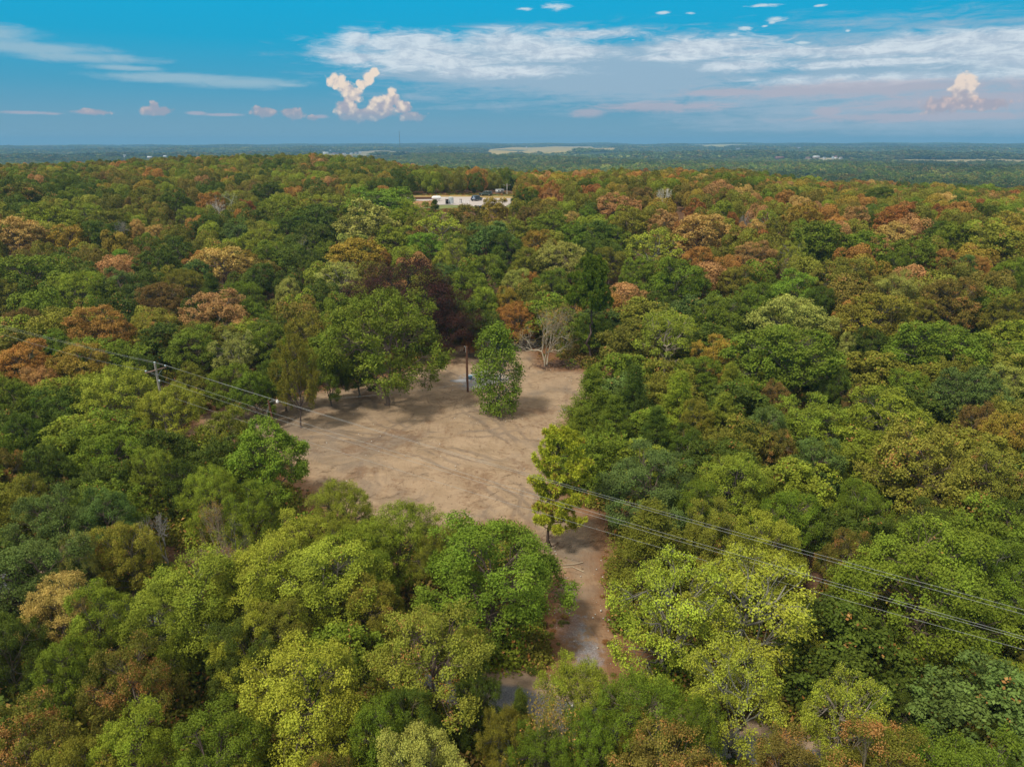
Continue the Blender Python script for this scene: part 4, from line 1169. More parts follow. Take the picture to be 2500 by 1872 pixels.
vfar_protos = [blob_tree(940 + i, 150, 1.8) for i in range(4)]
# remaining ridge trees
XY1 = np.array([[t['x'], t['y']] for t in REST])
W1 = np.array([t['w'] for t in REST]); H1 = np.array([t['h'] for t in REST]); T1 = np.array([TINT[t['c']] for t in REST]) * fr.uniform(.85, 1.12, (len(REST), 1))
XY2 = scatter(330, 760, 6.6)
XY2, Z2, W2, T2 = finish(XY2, 6.5, 10.5, 1)
keep = poly_sd(XY2[:, 0], XY2[:, 1], PAD) < -2
XY2, Z2, W2, T2 = XY2[keep], Z2[keep], W2[keep], T2[keep]
P1 = np.vstack([np.c_[XY1, ground_z(XY1[:, 0], XY1[:, 1])], np.c_[XY2, Z2]])
Wd = np.r_[W1, W2]; Hd = np.r_[H1, fr.uniform(7.5, 10.5, len(W2))]
S1 = np.c_[Wd / 8.6, Wd / 8.6, Hd / 8.6]
near_protos = []
for i in range(4):
    c_, t_ = proto_broad(1000 + i, ['oak', 'elm'][i % 2], 1)
    c_.materials.clear(); c_.materials.append(M_LEAF_FAR); near_protos.append(c_)
pick1 = np.array([5 + fr.integers(0, 4) if math.hypot(t['x'], t['y']) < 120 else fr.integers(0, 5) for t in REST] + list(fr.integers(0, 5, len(XY2))))
isn = pick1 > 4
S1[isn, :2] = Wd[isn, None] / 8.6; S1[isn, 2] = Hd[isn] / 10.5
instancer('forest', 'mixed olive, green and rusty wood covering the ridge beyond the nearer trees', far_protos + near_protos, P1, S1, fr.random(len(P1)) * 6.28, np.vstack([T1, T2]), pick1)
XY3 = scatter(760, 2300, 13.0)
pn = np.array([mnoise.noise(Vector((x * 0.0024, y * 0.0024, 24.0))) for x, y in XY3])
XY3 = XY3[pn < 0.36]
XY3, Z3, W3, T3 = finish(XY3, 11, 21, 1, 6)
n1 = np.array([mnoise.noise(Vector((x * 0.0035, y * 0.0035, 9.0))) for x, y in XY3])
T3 = T3 * 0.85 * (1 + 0.7 * n1)[:, None]
H3 = fr.uniform(9, 15, len(XY3))
instancer('valley_forest', 'dark green wood filling the valley below the ridge', mid_protos, np.c_[XY3, Z3], np.c_[W3 / 8.6, W3 / 8.6, H3 / 8.6], fr.random(len(XY3)) * 6.28, T3, fr.integers(0, 5, len(XY3)))
XY4 = scatter(2300, 8600, 31.0)
pn = np.array([mnoise.noise(Vector((x * 0.0011, y * 0.0014, 14.0))) for x, y in XY4])
XY4 = XY4[pn < 0.26]
XY4, Z4, W4, T4 = finish(XY4, 26, 50, 1, 12)
n1 = np.array([mnoise.noise(Vector((x * 0.0016, y * 0.0016, 4.0))) for x, y in XY4])
T4 = T4 * 0.72 * (1 + 0.7 * n1)[:, None]
H4 = fr.uniform(10, 17, len(XY4)) * (0.9 + 0.5 * np.clip(n1, 0, 1))
instancer('distant_forest', 'blue green wooded country reaching to the skyline', vfar_protos, np.c_[XY4, Z4 - 1.5], np.c_[W4 / 8.6, W4 / 8.6, H4 / 8.6], fr.random(len(XY4)) * 6.28, T4, fr.integers(0, 4, len(XY4)))

# far fields, draped sheets
for (lb, pp, c), poly in zip(FIELDS, FPOLY):
    P = np.array(poly); lo, hi = P.min(0), P.max(0)
    n = 60
    X, Y = np.meshgrid(np.linspace(lo[0], hi[0], n), np.linspace(lo[1], hi[1], n))
    I = (np.arange(n - 1)[:, None] * n + np.arange(n - 1)[None, :])
    F = np.stack([I, I + 1, I + n + 1, I + n], -1).reshape(-1, 4)
    cx, cy = X.ravel()[F].mean(1), Y.ravel()[F].mean(1)
    F = F[poly_sd(cx, cy, poly) > -(hi - lo).max() / n]
    V = np.stack([X.ravel(), Y.ravel(), ground_z(X, Y).ravel() + 0.8], 1)
    m = simple('field_' + lb[:10].strip().replace(' ', '_'), c, 0.95, vary=0.18, scale=0.004, spec=0.05)
    tag(link('field', make_mesh('field', V, F, m, None, True)), lb, kind='structure')

# ------------------------------------------------------------------ undergrowth: low bushes, weeds and saplings on the woodland floor
bush = []
for i in range(4):
    rng = np.random.default_rng(970 + i)
    n = 900
    d = unit(rng.standard_normal((n, 3)) + np.array([0, 0, .5])); d[:, 2] = np.abs(d[:, 2])
    C = d * rng.uniform(0.45, 1.0, (n, 1)) * np.array([1, 1, .8])
    V, F = leaf_quads(C, unit(d * .5 + rng.standard_normal((n, 3)) * .6 + np.array([0, 0, .4])), rng.uniform(.10, .2, n), rng, 0.6)
    bush.append(make_mesh('bush_leaves', V, F, M_LEAF_FAR, {'lv': np.repeat(rng.random(n), 4), 'cv': np.repeat(rng.random(n), 4)}))
UY = fr.uniform(10, 135, 26000); UX = fr.uniform(-1, 1, 26000) * (UY * 0.8 + 8)
US = np.maximum(poly_sd(UX, UY, CLEAR), poly_sd(UX, UY, DRIVE)); UR = road_d(UX, UY)[0]
pts = [(x, y) for x, y, s_, r_ in zip(UX, UY, US, UR) if s_ < -0.9 and r_ > 2.6 and mnoise.noise(Vector((x * .11, y * .11, 1.0))) > -0.3][:8000]
pts = np.array(pts)
ucol = ['g', 'dg', 'ol', 'yg', 'rg', 'br', 'goldg']
TU = np.array([TINT[rr_.choice(ucol)] for _ in pts]) * 0.85
SU = fr.uniform(0.45, 1.9, len(pts)) * np.where(fr.random(len(pts)) < .2, 1.4, 1)
instancer('undergrowth', 'low green and brown bushes and saplings on the woodland floor', bush, np.c_[pts, ground_z(pts[:, 0], pts[:, 1])], np.c_[SU, SU, SU * fr.uniform(.7, 1.5, len(pts))], fr.random(len(pts)) * 6.28, TU, fr.integers(0, 4, len(pts)))
# ------------------------------------------------------------------ the air: one thin even haze round everything
def build_haze():
    m, t = mat('haze_air')
    v = t.n('ShaderNodeVolumePrincipled', {'Color': (0.26, 0.60, 0.92), 'Density': HAZE, 'Anisotropy': 0.0})
    t.n('ShaderNodeOutputMaterial', {1: v.outputs[0]})
    mb = MB().box((0, 4700, 30.0), (19000, 10200, 110.0))
    tag(mb.build('haze', m), 'thin blue haze over the whole landscape', kind='stuff')
HAZE = 1.6e-4
build_haze()

# ------------------------------------------------------------------ the gravel yard on the ridge
def sheet(name, poly, m, label, n=70, dz=0.02, field=None):
    P = np.array(poly); lo, hi = P.min(0), P.max(0)
    X, Y = np.meshgrid(np.linspace(lo[0], hi[0], n), np.linspace(lo[1], hi[1], n))
    I = (np.arange(n - 1)[:, None] * n + np.arange(n - 1)[None, :])
    F = np.stack([I, I + 1, I + n + 1, I + n], -1).reshape(-1, 4)
    cx, cy = X.ravel()[F].mean(1), Y.ravel()[F].mean(1)
    F = F[poly_sd(cx, cy, poly) > 0]
    V = np.stack([X.ravel(), Y.ravel(), ground_z(X, Y).ravel() + dz], 1)
    u, inv = np.unique(F, return_inverse=True)
    return tag(link(name, make_mesh(name, V[u], inv.reshape(F.shape), m, None, True)), label, kind='structure')
M_PAD = simple('yard_gravel', (0.44, 0.39, 0.36), 0.95, vary=0.15, scale=0.25, spec=0.1)
M_VERGE = simple('dry_grass', (0.34, 0.24, 0.09), 0.95, vary=0.3, scale=0.3, spec=0.05)
M_LAWN = simple('yard_grass', (0.17, 0.19, 0.07), 0.95, vary=0.3, scale=0.4, spec=0.05)
g_poly = [tuple(ray_ground(*p)[:2]) for p in [(950, 480), (1010, 475), (1100, 474), (1262, 477), (1275, 500), (1235, 516), (1100, 516), (965, 520)]]
sheet('yard_grass', g_poly, M_LAWN, 'strip of short grass round the gravel yard', dz=0.10)
v_poly = [tuple(ray_ground(*p)[:2]) for p in [(975, 481.5), (1020, 478), (1100, 477), (1200, 479), (1258, 481), (1258, 486), (975, 488)]]
sheet('dry_verge', v_poly, M_VERGE, 'strip of dry orange grass along the back of the gravel yard', dz=0.14)
y_poly = [tuple(ray_ground(*p)[:2]) for p in [(985, 484), (1040, 482), (1150, 482), (1185, 485), (1250, 485), (1250, 497), (1228, 510), (1185, 511), (1130, 502), (1070, 502), (1030, 492), (985, 489)]]
sheet('gravel_yard', y_poly, M_PAD, 'pale gravel yard on the ridge where the blue car is parked', dz=0.18)
s_poly = [tuple(ray_ground(*p)[:2]) for p in [(1012, 493), (1060, 491), (1064, 504), (1030, 508), (1000, 506)]]
sheet('bare_earth', s_poly, simple('yard_earth', (0.34, 0.17, 0.08), .95, scale=.4), 'patch of bare red brown earth beside the gravel yard', dz=0.20)

def ground_at(px, py):
    g = ray_ground(px, py); return (g[0], g[1], float(ground_z(g[0], g[1])))
M_STEEL = simple('painted_steel', (0.62, 0.66, 0.68), 0.4, 0.3)
M_WHITE = simple('white_paint', (0.80, 0.80, 0.79), 0.5, vary=0.06)
M_DARK = simple('black_rubber', (0.02, 0.02, 0.022), 0.6)
M_RUSTY = simple('rusty_steel', (0.14, 0.07, 0.04), 0.8, 0.2)
M_GLASS = simple('car_glass', (0.03, 0.04, 0.05), 0.08, 0.0, 0.05, spec=0.6)
M_BLUE = simple('car_paint', (0.06, 0.10, 0.15), 0.28, 0.5, 0.05, spec=0.6)
M_CHROME = simple('chrome', (0.6, 0.6, 0.6), 0.2, 0.9, 0.03)
M_TAIL = simple('red_lens', (0.35, 0.02, 0.02), 0.2, vary=0.05)

def loft(mb, secs):
    """secs: list of (x, [(y,z)...]) rings with equal counts, along x"""
    k = len(secs[0][1])
    V = [(x, y, z) for x, r in secs for (y, z) in r]
    Q = [(i * k + j, i * k + (j + 1) % k, (i + 1) * k + (j + 1) % k, (i + 1) * k + j) for i in range(len(secs) - 1) for j in range(k)]
    Q2 = []
    base = mb.n
    mb.add(V, Q)
    for i in (0, len(secs) - 1):
        c = np.mean([V[i * k + j] for j in range(k)], 0)
        mb.add([V[i * k + j] for j in range(k)] + [tuple(c)], None, [(j, (j + 1) % k, k) for j in range(k)])
def make_car(name, px, py, rz, label, paint, L=4.8, W=1.9, Hh=1.72, roofpaint=None):
    e = empty(name, ground_at(px, py), rz); e.location.z += 0.18
    tag(e, label, 'car')
    hw = W / 2
    def ring(z0, z1, w): return [(-w * .9, z0), (w * .9, z0), (w, z0 + .12), (w, z1 - .12), (w * .92, z1), (-w * .92, z1), (-w, z1 - .12), (-w, z0 + .12)]
    mb = MB()
    loft(mb, [(-L / 2, ring(.45, .85, hw * .85)), (-L / 2 + .12, ring(.3, .98, hw)), (-L / 2 + 1.0, ring(.26, 1.02, hw)), (0, ring(.26, 1.02, hw)), (L / 2 - 1.3, ring(.26, 1.0, hw)), (L / 2 - .15, ring(.3, .92, hw * .97)), (L / 2, ring(.42, .8, hw * .85))])
    body = mb.build('body', paint, e)
    mb = MB()
    loft(mb, [(-L / 2 + .15, ring(.95, 1.1, hw * .84)), (-L / 2 + .45, ring(.95, Hh - .06, hw * .78)), (-L / 2 + 1.0, ring(.95, Hh, hw * .76)), (.4, ring(.95, Hh - .02, hw * .76)), (1.25, ring(.95, 1.06, hw * .84))])
    mb.build('roof', paint, e)
    g = MB()
    for s in (-1, 1):
        g.box((-.75, s * hw * .845, 1.32), (1.0, .05, .34)); g.box((.25, s * hw * .845, 1.32), (.8, .05, .34)); g.box((-1.6, s * hw * .84, 1.32), (.5, .05, .3))
    g.build('side_windows', M_GLASS, e)
    MB().box((-L / 2 + .28, 0, 1.36), (.06, W * .66, .40), rx=0).build('rear_window', M_GLASS, e)
    MB().box((.88, 0, 1.34), (.06, W * .66, .45)).build('windscreen', M_GLASS, e)
    for sx in (-1, 1):
        for sy in (-1, 1):
            w = MB().tube([(0, -.12, 0), (0, .12, 0)], .36, 16).build('wheel', M_DARK, e, (sx * L * .3, sy * (hw - .1), .36))
            MB().tube([(0, -.13, 0), (0, .13, 0)], .2, 10).build('rim', M_CHROME, w)
    for s in (-1, 1):
        MB().box((-L / 2 + .06, s * hw * .78, .88), (.1, .22, .2)).build('tail_light', M_TAIL, e)
        MB().box((L / 2 - .08, s * hw * .7, .75), (.1, .32, .14)).build('headlight', M_CHROME, e)
    MB().box((-L / 2 - .02, 0, .5), (.14, W * .9, .2)).build('bumper', M_DARK, e)
    MB().box((-L / 2 - .03, 0, .78), (.03, .5, .14)).build('number_plate', M_WHITE, e)
    return e
make_car('parked_car', 1164, 491.5, R(62), 'dark blue estate car seen from behind, parked on the pale gravel yard', M_BLUE)
make_car('parked_car', 1186, 479.5, R(170), 'dark car with pale roof half hidden at the trees behind the blue car', simple('dark_green_paint', (.04, .06, .05), .3, .4, .05, spec=.6))

# silver upright tank, black box heater, pipe rails and posts, white tank and low trailer
e = empty('storage_tank', ground_at(1101, 499)); tag(e, 'upright silver tank among pipes at the front of the gravel yard', 'tank'); e.location.z += .18
MB().tube([(0, 0, 0), (0, 0, 1.9)], .75, 20).build('shell', M_STEEL, e, smooth_=False)
MB().tube([(0, 0, 1.9), (0, 0, 2.02), (0, 0, 2.1)], [.78, .6, .1], 20).build('lid', M_STEEL, e)
MB().tube([(.8, 0, .2), (.8, 0, 1.8)], .05, 6).build('pipe', M_STEEL, e)
e = empty('control_box', ground_at(1091.5, 500)); tag(e, 'small black cabinet left of the upright silver tank', 'cabinet'); e.location.z += .18
MB().box((0, 0, .75), (.9, .7, 1.3)).build('cabinet', M_DARK, e); MB().box((0, 0, 1.45), (1.0, .8, .08)).build('lid', M_RUSTY, e)
MB().box((-.35, 0, .06), (.1, .6, .12)).box((.35, 0, .06), (.1, .6, .12)).build('feet', M_RUSTY, e)
e = empty('pipe_rail', ground_at(1112, 499)); tag(e, 'white pipe railing running right from the upright silver tank', 'railing'); e.location.z += .18
MB().tube([(-1.2, 0, .95), (4.2, 0, .95)], .05, 6).build('top_rail', M_WHITE, e); MB().tube([(-1.2, 0, .45), (4.2, 0, .45)], .045, 6).build('lower_rail', M_WHITE, e)
for k in range(5): MB().tube([(-1.1 + k * 1.3, 0, -.1), (-1.1 + k * 1.3, 0, 1.1)], .06, 6).build('post', M_WHITE, e)
e = empty('pipe_rail', ground_at(1080, 500)); tag(e, 'tall white pipe frame left of the black cabinet', 'railing'); e.location.z += .18
MB().tube([(-.9, 0, 0), (-.9, 0, 1.9), (1.4, 0, 1.9), (1.4, 0, 0)], .06, 6).build('frame', M_WHITE, e)
for px, lb in ((1123.5, 'left'), (1127, 'right')):
    e = empty('bollard', ground_at(px, 497)); tag(e, 'black post, %s one of a pair right of the pipe railing' % lb, 'post', 'pair of black posts'); e.location.z += .18
    MB().tube([(0, 0, -.1), (0, 0, 1.15)], .12, 10).build('post', M_DARK, e); MB().tube([(0, 0, 1.15), (0, 0, 1.22)], .15, 10).build('cap', M_RUSTY, e)
e = empty('propane_tank', ground_at(1066, 492), R(12)); tag(e, 'white rounded tank behind the small cedar at the gravel yard', 'tank'); e.location.z += .2
MB().tube([(-1.6, 0, .95), (-1.35, 0, .95), (-1.0, 0, .95), (1.0, 0, .95), (1.35, 0, .95), (1.6, 0, .95)], [.1, .5, .62, .62, .5, .1], 18).build('shell', M_WHITE, e, smooth_=True)
for s in (-.8, .8): MB().box((s, 0, .2), (.2, .9, .5)).build('leg', M_STEEL, e)
MB().tube([(0, 0, 1.5), (0, 0, 1.75)], .16, 10).build('valve_cover', M_STEEL, e)
e = empty('pipe_stack', ground_at(1036, 487.5), R(8)); tag(e, 'long low stack of dark rusty pipes at the left of the gravel yard', 'pipes'); e.location.z += .2
for k, (dy, dz) in enumerate([(-.5, .2), (-.15, .2), (.2, .2), (.55, .2), (-.3, .5), (.05, .5), (.4, .5)]):
    MB().tube([(-4.5 + .3 * (k % 3), dy, dz), (4.3 + .4 * (k % 2), dy, dz)], .17, 8).build('pipe', M_RUSTY, e)
e = empty('stock_trough', ground_at(1177, 509.5), R(3)); tag(e, 'long black water trough at the front edge of the gravel yard', 'trough'); e.location.z += .18
MB().box((0, 0, .35), (4.4, 1.3, .62), taper=1.06).build('tub', M_DARK, e); MB().box((0, 0, .672), (4.3, 1.2, .02)).build('water', simple('still_water', (.03, .06, .07), .05, spec=.6), e)
MB().box((-1.5, 0, .03), (.3, 1.2, .06)).box((1.5, 0, .03), (.3, 1.2, .06)).build('foot', M_RUSTY, e)
e = empty('travel_trailer', ground_at(1220, 474), R(20)); e.scale = (.72, .72, .72); tag(e, 'white trailer partly hidden by trees behind the gravel yard', 'trailer')
MB().box((0, 0, 1.5), (4.2, 2.0, 1.7)).build('body', simple('dull_white', (.5, .5, .5), .6), e); MB().box((0, 0, 2.39), (4.3, 2.1, .08)).build('roof', M_STEEL, e)
for s in (-1, 1):
    MB().box((-.9, s * 1.01, 1.7), (.8, .04, .5)).box((.9, s * 1.01, 1.7), (.8, .04, .5)).build('window', M_GLASS, e)
    MB().tube([(0, -.1, 0), (0, .1, 0)], .36, 14).build('wheel', M_DARK, e, (0, s * .9, .36))
MB().tube([(2.1, 0, .6), (3.2, 0, .5)], .06, 6).build('hitch', M_DARK, e)
# ------------------------------------------------------------------ poles and power lines
M_POLE = simple('weathered_pole', (0.34, 0.29, 0.24), 0.9, vary=0.3, scale=4)
M_POLE_RED = simple('creosote_pole', (0.16, 0.075, 0.045), 0.85, vary=0.4, scale=3)
M_ARM = simple('crossarm_wood', (0.28, 0.17, 0.12), 0.9, vary=0.3, scale=4)
M_PORC = simple('glazed_insulator', (0.55, 0.66, 0.70), 0.2, vary=0.05, spec=0.6)
M_WIRE = simple('aluminium_wire', (0.38, 0.39, 0.38), 0.6, 0.2, 0.05)
def at_height(px, py, h):
    """point on the pixel's ray h metres above the ground"""
    return ray_ground(px, py, h)
# the crossarm pole: its top is at (378, 886)
pt = at_height(378, 888, 10.6)
PB = np.array([pt[0], pt[1], float(ground_z(pt[0], pt[1]))])
PH = pt[2] - PB[2]
far_pt = at_height(2500, 1493, 10.2)
line_dir = unit((far_pt - pt) * np.array([1, 1, 0]))
arm_dir = np.array([-line_dir[1], line_dir[0], 0])         # away from the camera
e = empty('utility_pole', tuple(PB)); tag(e, 'grey wooden power pole with a crossarm standing in the trees at left', 'power pole')
MB().tube([(0, 0, -.6), (0, 0, PH * .5), (0, 0, PH)], [.17, .14, .11], 12).build('pole', M_POLE, e, smooth_=True)
a_ang = math.atan2(arm_dir[1], arm_dir[0])
MB().box((0, 0, PH - .75), (2.5, .11, .13), a_ang).build('crossarm', M_ARM, e)
for s in (-1, 1):
    c, s_ = math.cos(a_ang), math.sin(a_ang)
    MB().tube([(c * s * .75, s_ * s * .75, PH - .8), (0, 0, PH - 1.5)], .025, 5).build('brace', M_WIRE, e)
INS = []
for d_, z_ in ((-1.15, PH - .5), (1.15, PH - .5), (0, PH + .2)):
    c = arm_dir * d_
    MB().tube([(c[0], c[1], z_ - .2), (c[0], c[1], z_ - .08), (c[0], c[1], z_ - .05), (c[0], c[1], z_), (c[0], c[1], z_ + .04)], [.03, .03, .11, .11, .05], 10).build('insulator', M_PORC, e)
    INS.append(PB + c + np.array([0, 0, z_ + .03]))
MB().box((.22, -.12, PH - 2.0), (.14, .14, .3)).build('bracket', M_STEEL, e)
low1, low2, low3 = PB + np.array([.14, 0, PH - 1.9]), PB + np.array([.14, -.08, PH - 2.25]), PB + np.array([.16, 0, PH - 3.6])

def cable(label, pts_end, rad=0.016, sag=1.0, mat_=None, name='power_line', cat='power line', group='power lines crossing the clearing'):
    a, b = np.array(pts_end[0]), np.array(pts_end[1])
    t = np.linspace(0, 1, 60)[:, None]
    P = a + (b - a) * t; P[:, 2] -= (4 * sag * t * (1 - t))[:, 0]
    return tag(MB().tube(P, rad, 6).build(name, mat_ or M_WIRE, None, smooth_=True), label, cat, group)
def far_end(start, px, py):
    """the end point in a vertical plane just beyond the right edge, through this pixel"""
    d = pix_dir(px, py)
    # intersect with the plane x,y = start + s*line_dir
    A = np.array([[d[0], -line_dir[0]], [d[1], -line_dir[1]]])
    t, s = np.linalg.solve(A, [start[0], start[1]])
    return np.array([d[0] * t, d[1] * t, CAM_H + d[2] * t])
def line_to(start, px, py, sag, label, rad):
    f = far_end(start, px, py)
    # carry on past the edge of view along the same run
    run = f - start
    k = 1.35
    b = start + run * k
    # choose the sag so the cable still passes through f
    t = 1 / k
    b[2] = (f[2] + 4 * sag * t * (1 - t) - start[2] * (1 - t)) / t
    cable(label, (start, b), rad, sag)
order = sorted(INS[:2], key=lambda p: -p[1])
line_to(INS[2], 2500, 1488, 0.9, 'uppermost power wire from the crossarm pole to the right edge', .008)
line_to(order[0], 2500, 1499, 0.9, 'second power wire from the top, close below the uppermost one', .008)
line_to(order[1], 2500, 1554, 1.0, 'upper wire of the close middle pair running right from the crossarm pole', .008)
line_to(low1, 2500, 1560, 1.0, 'lower wire of the close middle pair running right from the crossarm pole', .008)
line_to(low3, 2500, 1585, 1.1, 'lowest single wire running right below the middle pair', .008)
def left_end(start, px, py, label, rad=.008):
    f = far_end(start, px, py); b = start + (f - start) * 1.5
    cable(label, (start, b), rad, .35, group='power lines left of the crossarm pole')
left_end(INS[2], 0, 788, 'upper wire running left from the top of the crossarm pole')
left_end(order[0], 0, 793, 'wire running left just below the upper one from the crossarm pole')
left_end(order[1], 110, 842, 'lower wire running left from the near end of the crossarm')

# the street lamp pole on the left rim of the clearing
lp = ray_ground(672, 1052)
LB = np.array([lp[0], lp[1], float(ground_z(lp[0], lp[1]))])
lt = None
for h in np.arange(3, 12, .05):
    q = project(LB + np.array([0, 0, h]))
    if q[1] < 977: LH = h; break
e = empty('street_lamp', tuple(LB)); tag(e, 'leaning wooden pole with a small street lamp at the left rim of the clearing', 'street lamp')
lean = -(project(LB + np.array([0, 0, LH]))[0] - 655) / FPX * project(LB)[2]
MB().tube([(0, 0, -.5), (lean * .5, 0, LH * .5), (lean, 0, LH)], [.14, .12, .10], 10).build('pole', M_POLE_RED, e, smooth_=True)
MB().tube([(lean, 0, LH - .35), (lean + .45, -.1, LH - .02), (lean + .95, -.2, LH + .05), (lean + 1.15, -.22, LH + .02)], .03, 6).build('lamp_arm', M_WIRE, e, smooth_=True)
lh = MB().tube([(lean + 1.2, -.23, LH - .18), (lean + 1.2, -.23, LH - .05), (lean + 1.2, -.23, LH + .08), (lean + 1.2, -.23, LH + .16)], [.20, .19, .13, .06], 14).build('lamp_head', M_WHITE, e, smooth_=True)
MB().tube([(lean + 1.2, -.23, LH - .30), (lean + 1.2, -.23, LH - .18)], [.10, .16], 12).build('lens', M_PORC, lh)
MB().tube([(lean - .25, 0, LH - .5), (lean + .1, 0, LH - .4)], .02, 5).build('bracket', M_WIRE, e)
MB().tube([(lean, 0, LH - .5), (-1.9, .6, -.05)], .014, 5).build('guy_wire', M_WIRE, e)
MB().tube([(lean, 0, LH - .7), (-1.2, -1.2, -.05)], .014, 5).build('guy_wire', M_WIRE, e)
lamp_top = LB + np.array([lean, 0, LH - .3])

# the bare wooden pole in the clearing
bp = ray_ground(1142, 958)
BB = np.array([bp[0], bp[1], float(ground_z(bp[0], bp[1]))])
for h in np.arange(3, 14, .05):
    if project(BB + np.array([0, 0, h]))[1] < 846: BH = h; break
e = empty('service_pole', tuple(BB)); tag(e, 'bare reddish brown wooden pole standing alone in the clearing', 'pole')
ln2 = (1139.5 - project(BB + np.array([0, 0, BH]))[0]) / FPX * project(BB)[2]
MB().tube([(0, 0, -.5), (ln2 * .5, 0, BH * .5), (ln2, 0, BH)], [.16, .14, .12], 12).build('pole', M_POLE_RED, e, smooth_=True)
MB().tube([(ln2 - .16, -.05, BH - .9), (ln2 - .16, -.05, BH - .05), (ln2 - .3, -.05, BH + .06), (ln2 - .38, -.05, BH - .1)], .035, 6).build('weatherhead', M_WIRE, e)
MB().tube([(ln2 - .13, -.1, BH - .9), (ln2 * .3 - .16, -.1, 1.7)], .03, 6).build('conduit', M_RUSTY, e)
cable('thin service wire from the street lamp pole towards the bare wooden pole', (lamp_top, LB + np.array([22, 9, LH - 1.2])), .010, .35, name='service_wire', cat='wire', group=None)
cable('short slack wire hanging from the top of the bare wooden pole', (BB + np.array([ln2 - .3, 0, BH - .2]), BB + np.array([-2.3, 2.2, BH - 2.0])), .010, .15, name='service_wire', cat='wire', group=None)

# small crossarm pole far back on the ridge
fp = ray_ground(1238, 478)
e = empty('utility_pole', (fp[0], fp[1], float(ground_z(fp[0], fp[1])))); tag(e, 'small pale crossarm pole among the trees behind the gravel yard', 'power pole')
hh = 8.5
for h in np.arange(2, 16, .1):
    if project((fp[0], fp[1], fp[2] + h))[1] < 450: hh = h; break
MB().tube([(0, 0, -.5), (0, 0, hh)], .14, 8).build('pole', simple('pale_pole', (.5, .47, .43), .9), e)
MB().box((0, 0, hh - .5), (2.4, .12, .14)).build('crossarm', M_ARM, e)
for s in (-1, 0, 1): MB().tube([(s * 1.1, 0, hh - .43), (s * 1.1, 0, hh - .15 + (.3 if s == 0 else 0))], .07, 8).build('insulator', M_PORC, e)

# ------------------------------------------------------------------ far country: farm buildings and the radio mast
M_ROOFR = simple('red_roof', (.30, .13, .10), .7); M_ROOFG = simple('grey_roof', (.35, .36, .38), .6); M_BRICKW = simple('tan_wall', (.42, .33, .27), .8)
def building(px, py, wpx, h, label, wall, roof, cat='house', depth=0.6, rz=0.1, name='house'):
    g = ray_ground(px, py); s = project(g)[2] / FPX
    W = max(6.0, wpx * s); D_ = min(30, max(7.0, W * depth)); hz = max(h, 3.0)
    e = empty(name, (g[0], g[1], float(ground_z(g[0], g[1])) + .6), rz); tag(e, label, cat)
    MB().box((0, 0, hz / 2), (W, D_, hz)).build('wall', wall, e)
    r = hz * .55
    mb = MB(); x, y = W / 2 + .4, D_ / 2 + .4
    mb.add([(-x, -y, hz + .01), (x, -y, hz + .01), (x, y, hz + .01), (-x, y, hz + .01), (-x, 0, hz + r), (x, 0, hz + r)], [(0, 1, 5, 4), (2, 3, 4, 5), (0, 3, 2, 1)], [(0, 4, 3), (1, 2, 5)])
    mb.build('roof', roof, e)
    n = max(1, int(W / 5))
    for k in range(n):
        MB().box(((k + .5) / n * W * .86 - W * .43, -D_ / 2 - .02, hz * .55), (1.3, .1, 1.2)).build('window', M_GLASS, e)
    MB().box((W * .36, -D_ / 2 - .03, hz * .33), (1.2, .1, hz * .62)).build('door', M_RUSTY, e)
    return e
B = [(794, 377, 15, 4.5, 'long white farm shed, leftmost of the far row of buildings', M_WHITE, M_WHITE, 'shed'), (807, 374, 4, 9, 'tall white silo shaped house just right of the leftmost shed', M_WHITE, M_ROOFG, 'house'),
     (820, 377, 16, 4, 'long low tan shed second in the far row of buildings', M_BRICKW, M_ROOFR, 'shed'), (840, 378, 9, 5, 'white house with reddish roof in the middle of the far row', M_WHITE, M_ROOFR, 'house'),
     (858, 377.5, 7, 5, 'small white house right of the middle of the far row', M_WHITE, M_ROOFG, 'house'), (869, 376, 6, 5, 'white house beside the narrow tan far field', M_WHITE, M_ROOFR, 'house'),
     (879, 375.5, 6, 6, 'white gabled house at the right end of the far row', M_WHITE, M_ROOFG, 'house'), (366, 389, 10, 5, 'barn with bright white roof and red brown side on the far left', M_BRICKW, M_WHITE, 'barn'),
     (404, 385.5, 8, 4, 'low white shed right of the far left barn', M_WHITE, M_WHITE, 'shed'), (306, 385, 4, 5, 'tiny white house left of the far left barn', M_WHITE, M_ROOFG, 'house'),
     (1070, 357.5, 3, 7, 'tiny white house just right below the radio mast skyline', M_WHITE, M_ROOFG, 'house'), (1285, 362, 3, 7, 'tiny white house above the tan hay field', M_WHITE, M_ROOFG, 'house'),
     (1903, 389, 20, 5, 'low brick red house at left of the far right houses', simple('brick_wall', (.30, .16, .12), .8), M_ROOFR, 'house'), (1972, 389, 10, 4, 'small reddish shed left of the white roofed house', M_BRICKW, M_ROOFR, 'shed'),
     (1992, 387.5, 15, 5, 'house with long white roof among the far right trees', M_BRICKW, M_WHITE, 'house'), (2012, 389, 6, 4, 'small white shed right of the white roofed house', M_WHITE, M_ROOFG, 'shed'),
     (2034, 388.5, 6, 5, 'small pale blue house at the far right', simple('blue_wall', (.5, .62, .68), .7), M_ROOFG, 'house'), (2040, 389, 6, 6, 'white gabled house beside the pale blue one at the far right', M_WHITE, M_ROOFR, 'house'),
     (2052, 389, 6, 4, 'low tan roofed house rightmost of the far right group', M_WHITE, M_BRICKW, 'house'), (1800, 365, 10, 5, 'far white farmhouse near the skyline right of centre', M_WHITE, M_ROOFG, 'house'),
     (1950, 363, 10, 5, 'far pale farmhouse near the skyline, right of the other one', M_WHITE, M_ROOFR, 'house')]
for b in B: building(*b, name='farm_house' if b[7] == 'house' else b[7])
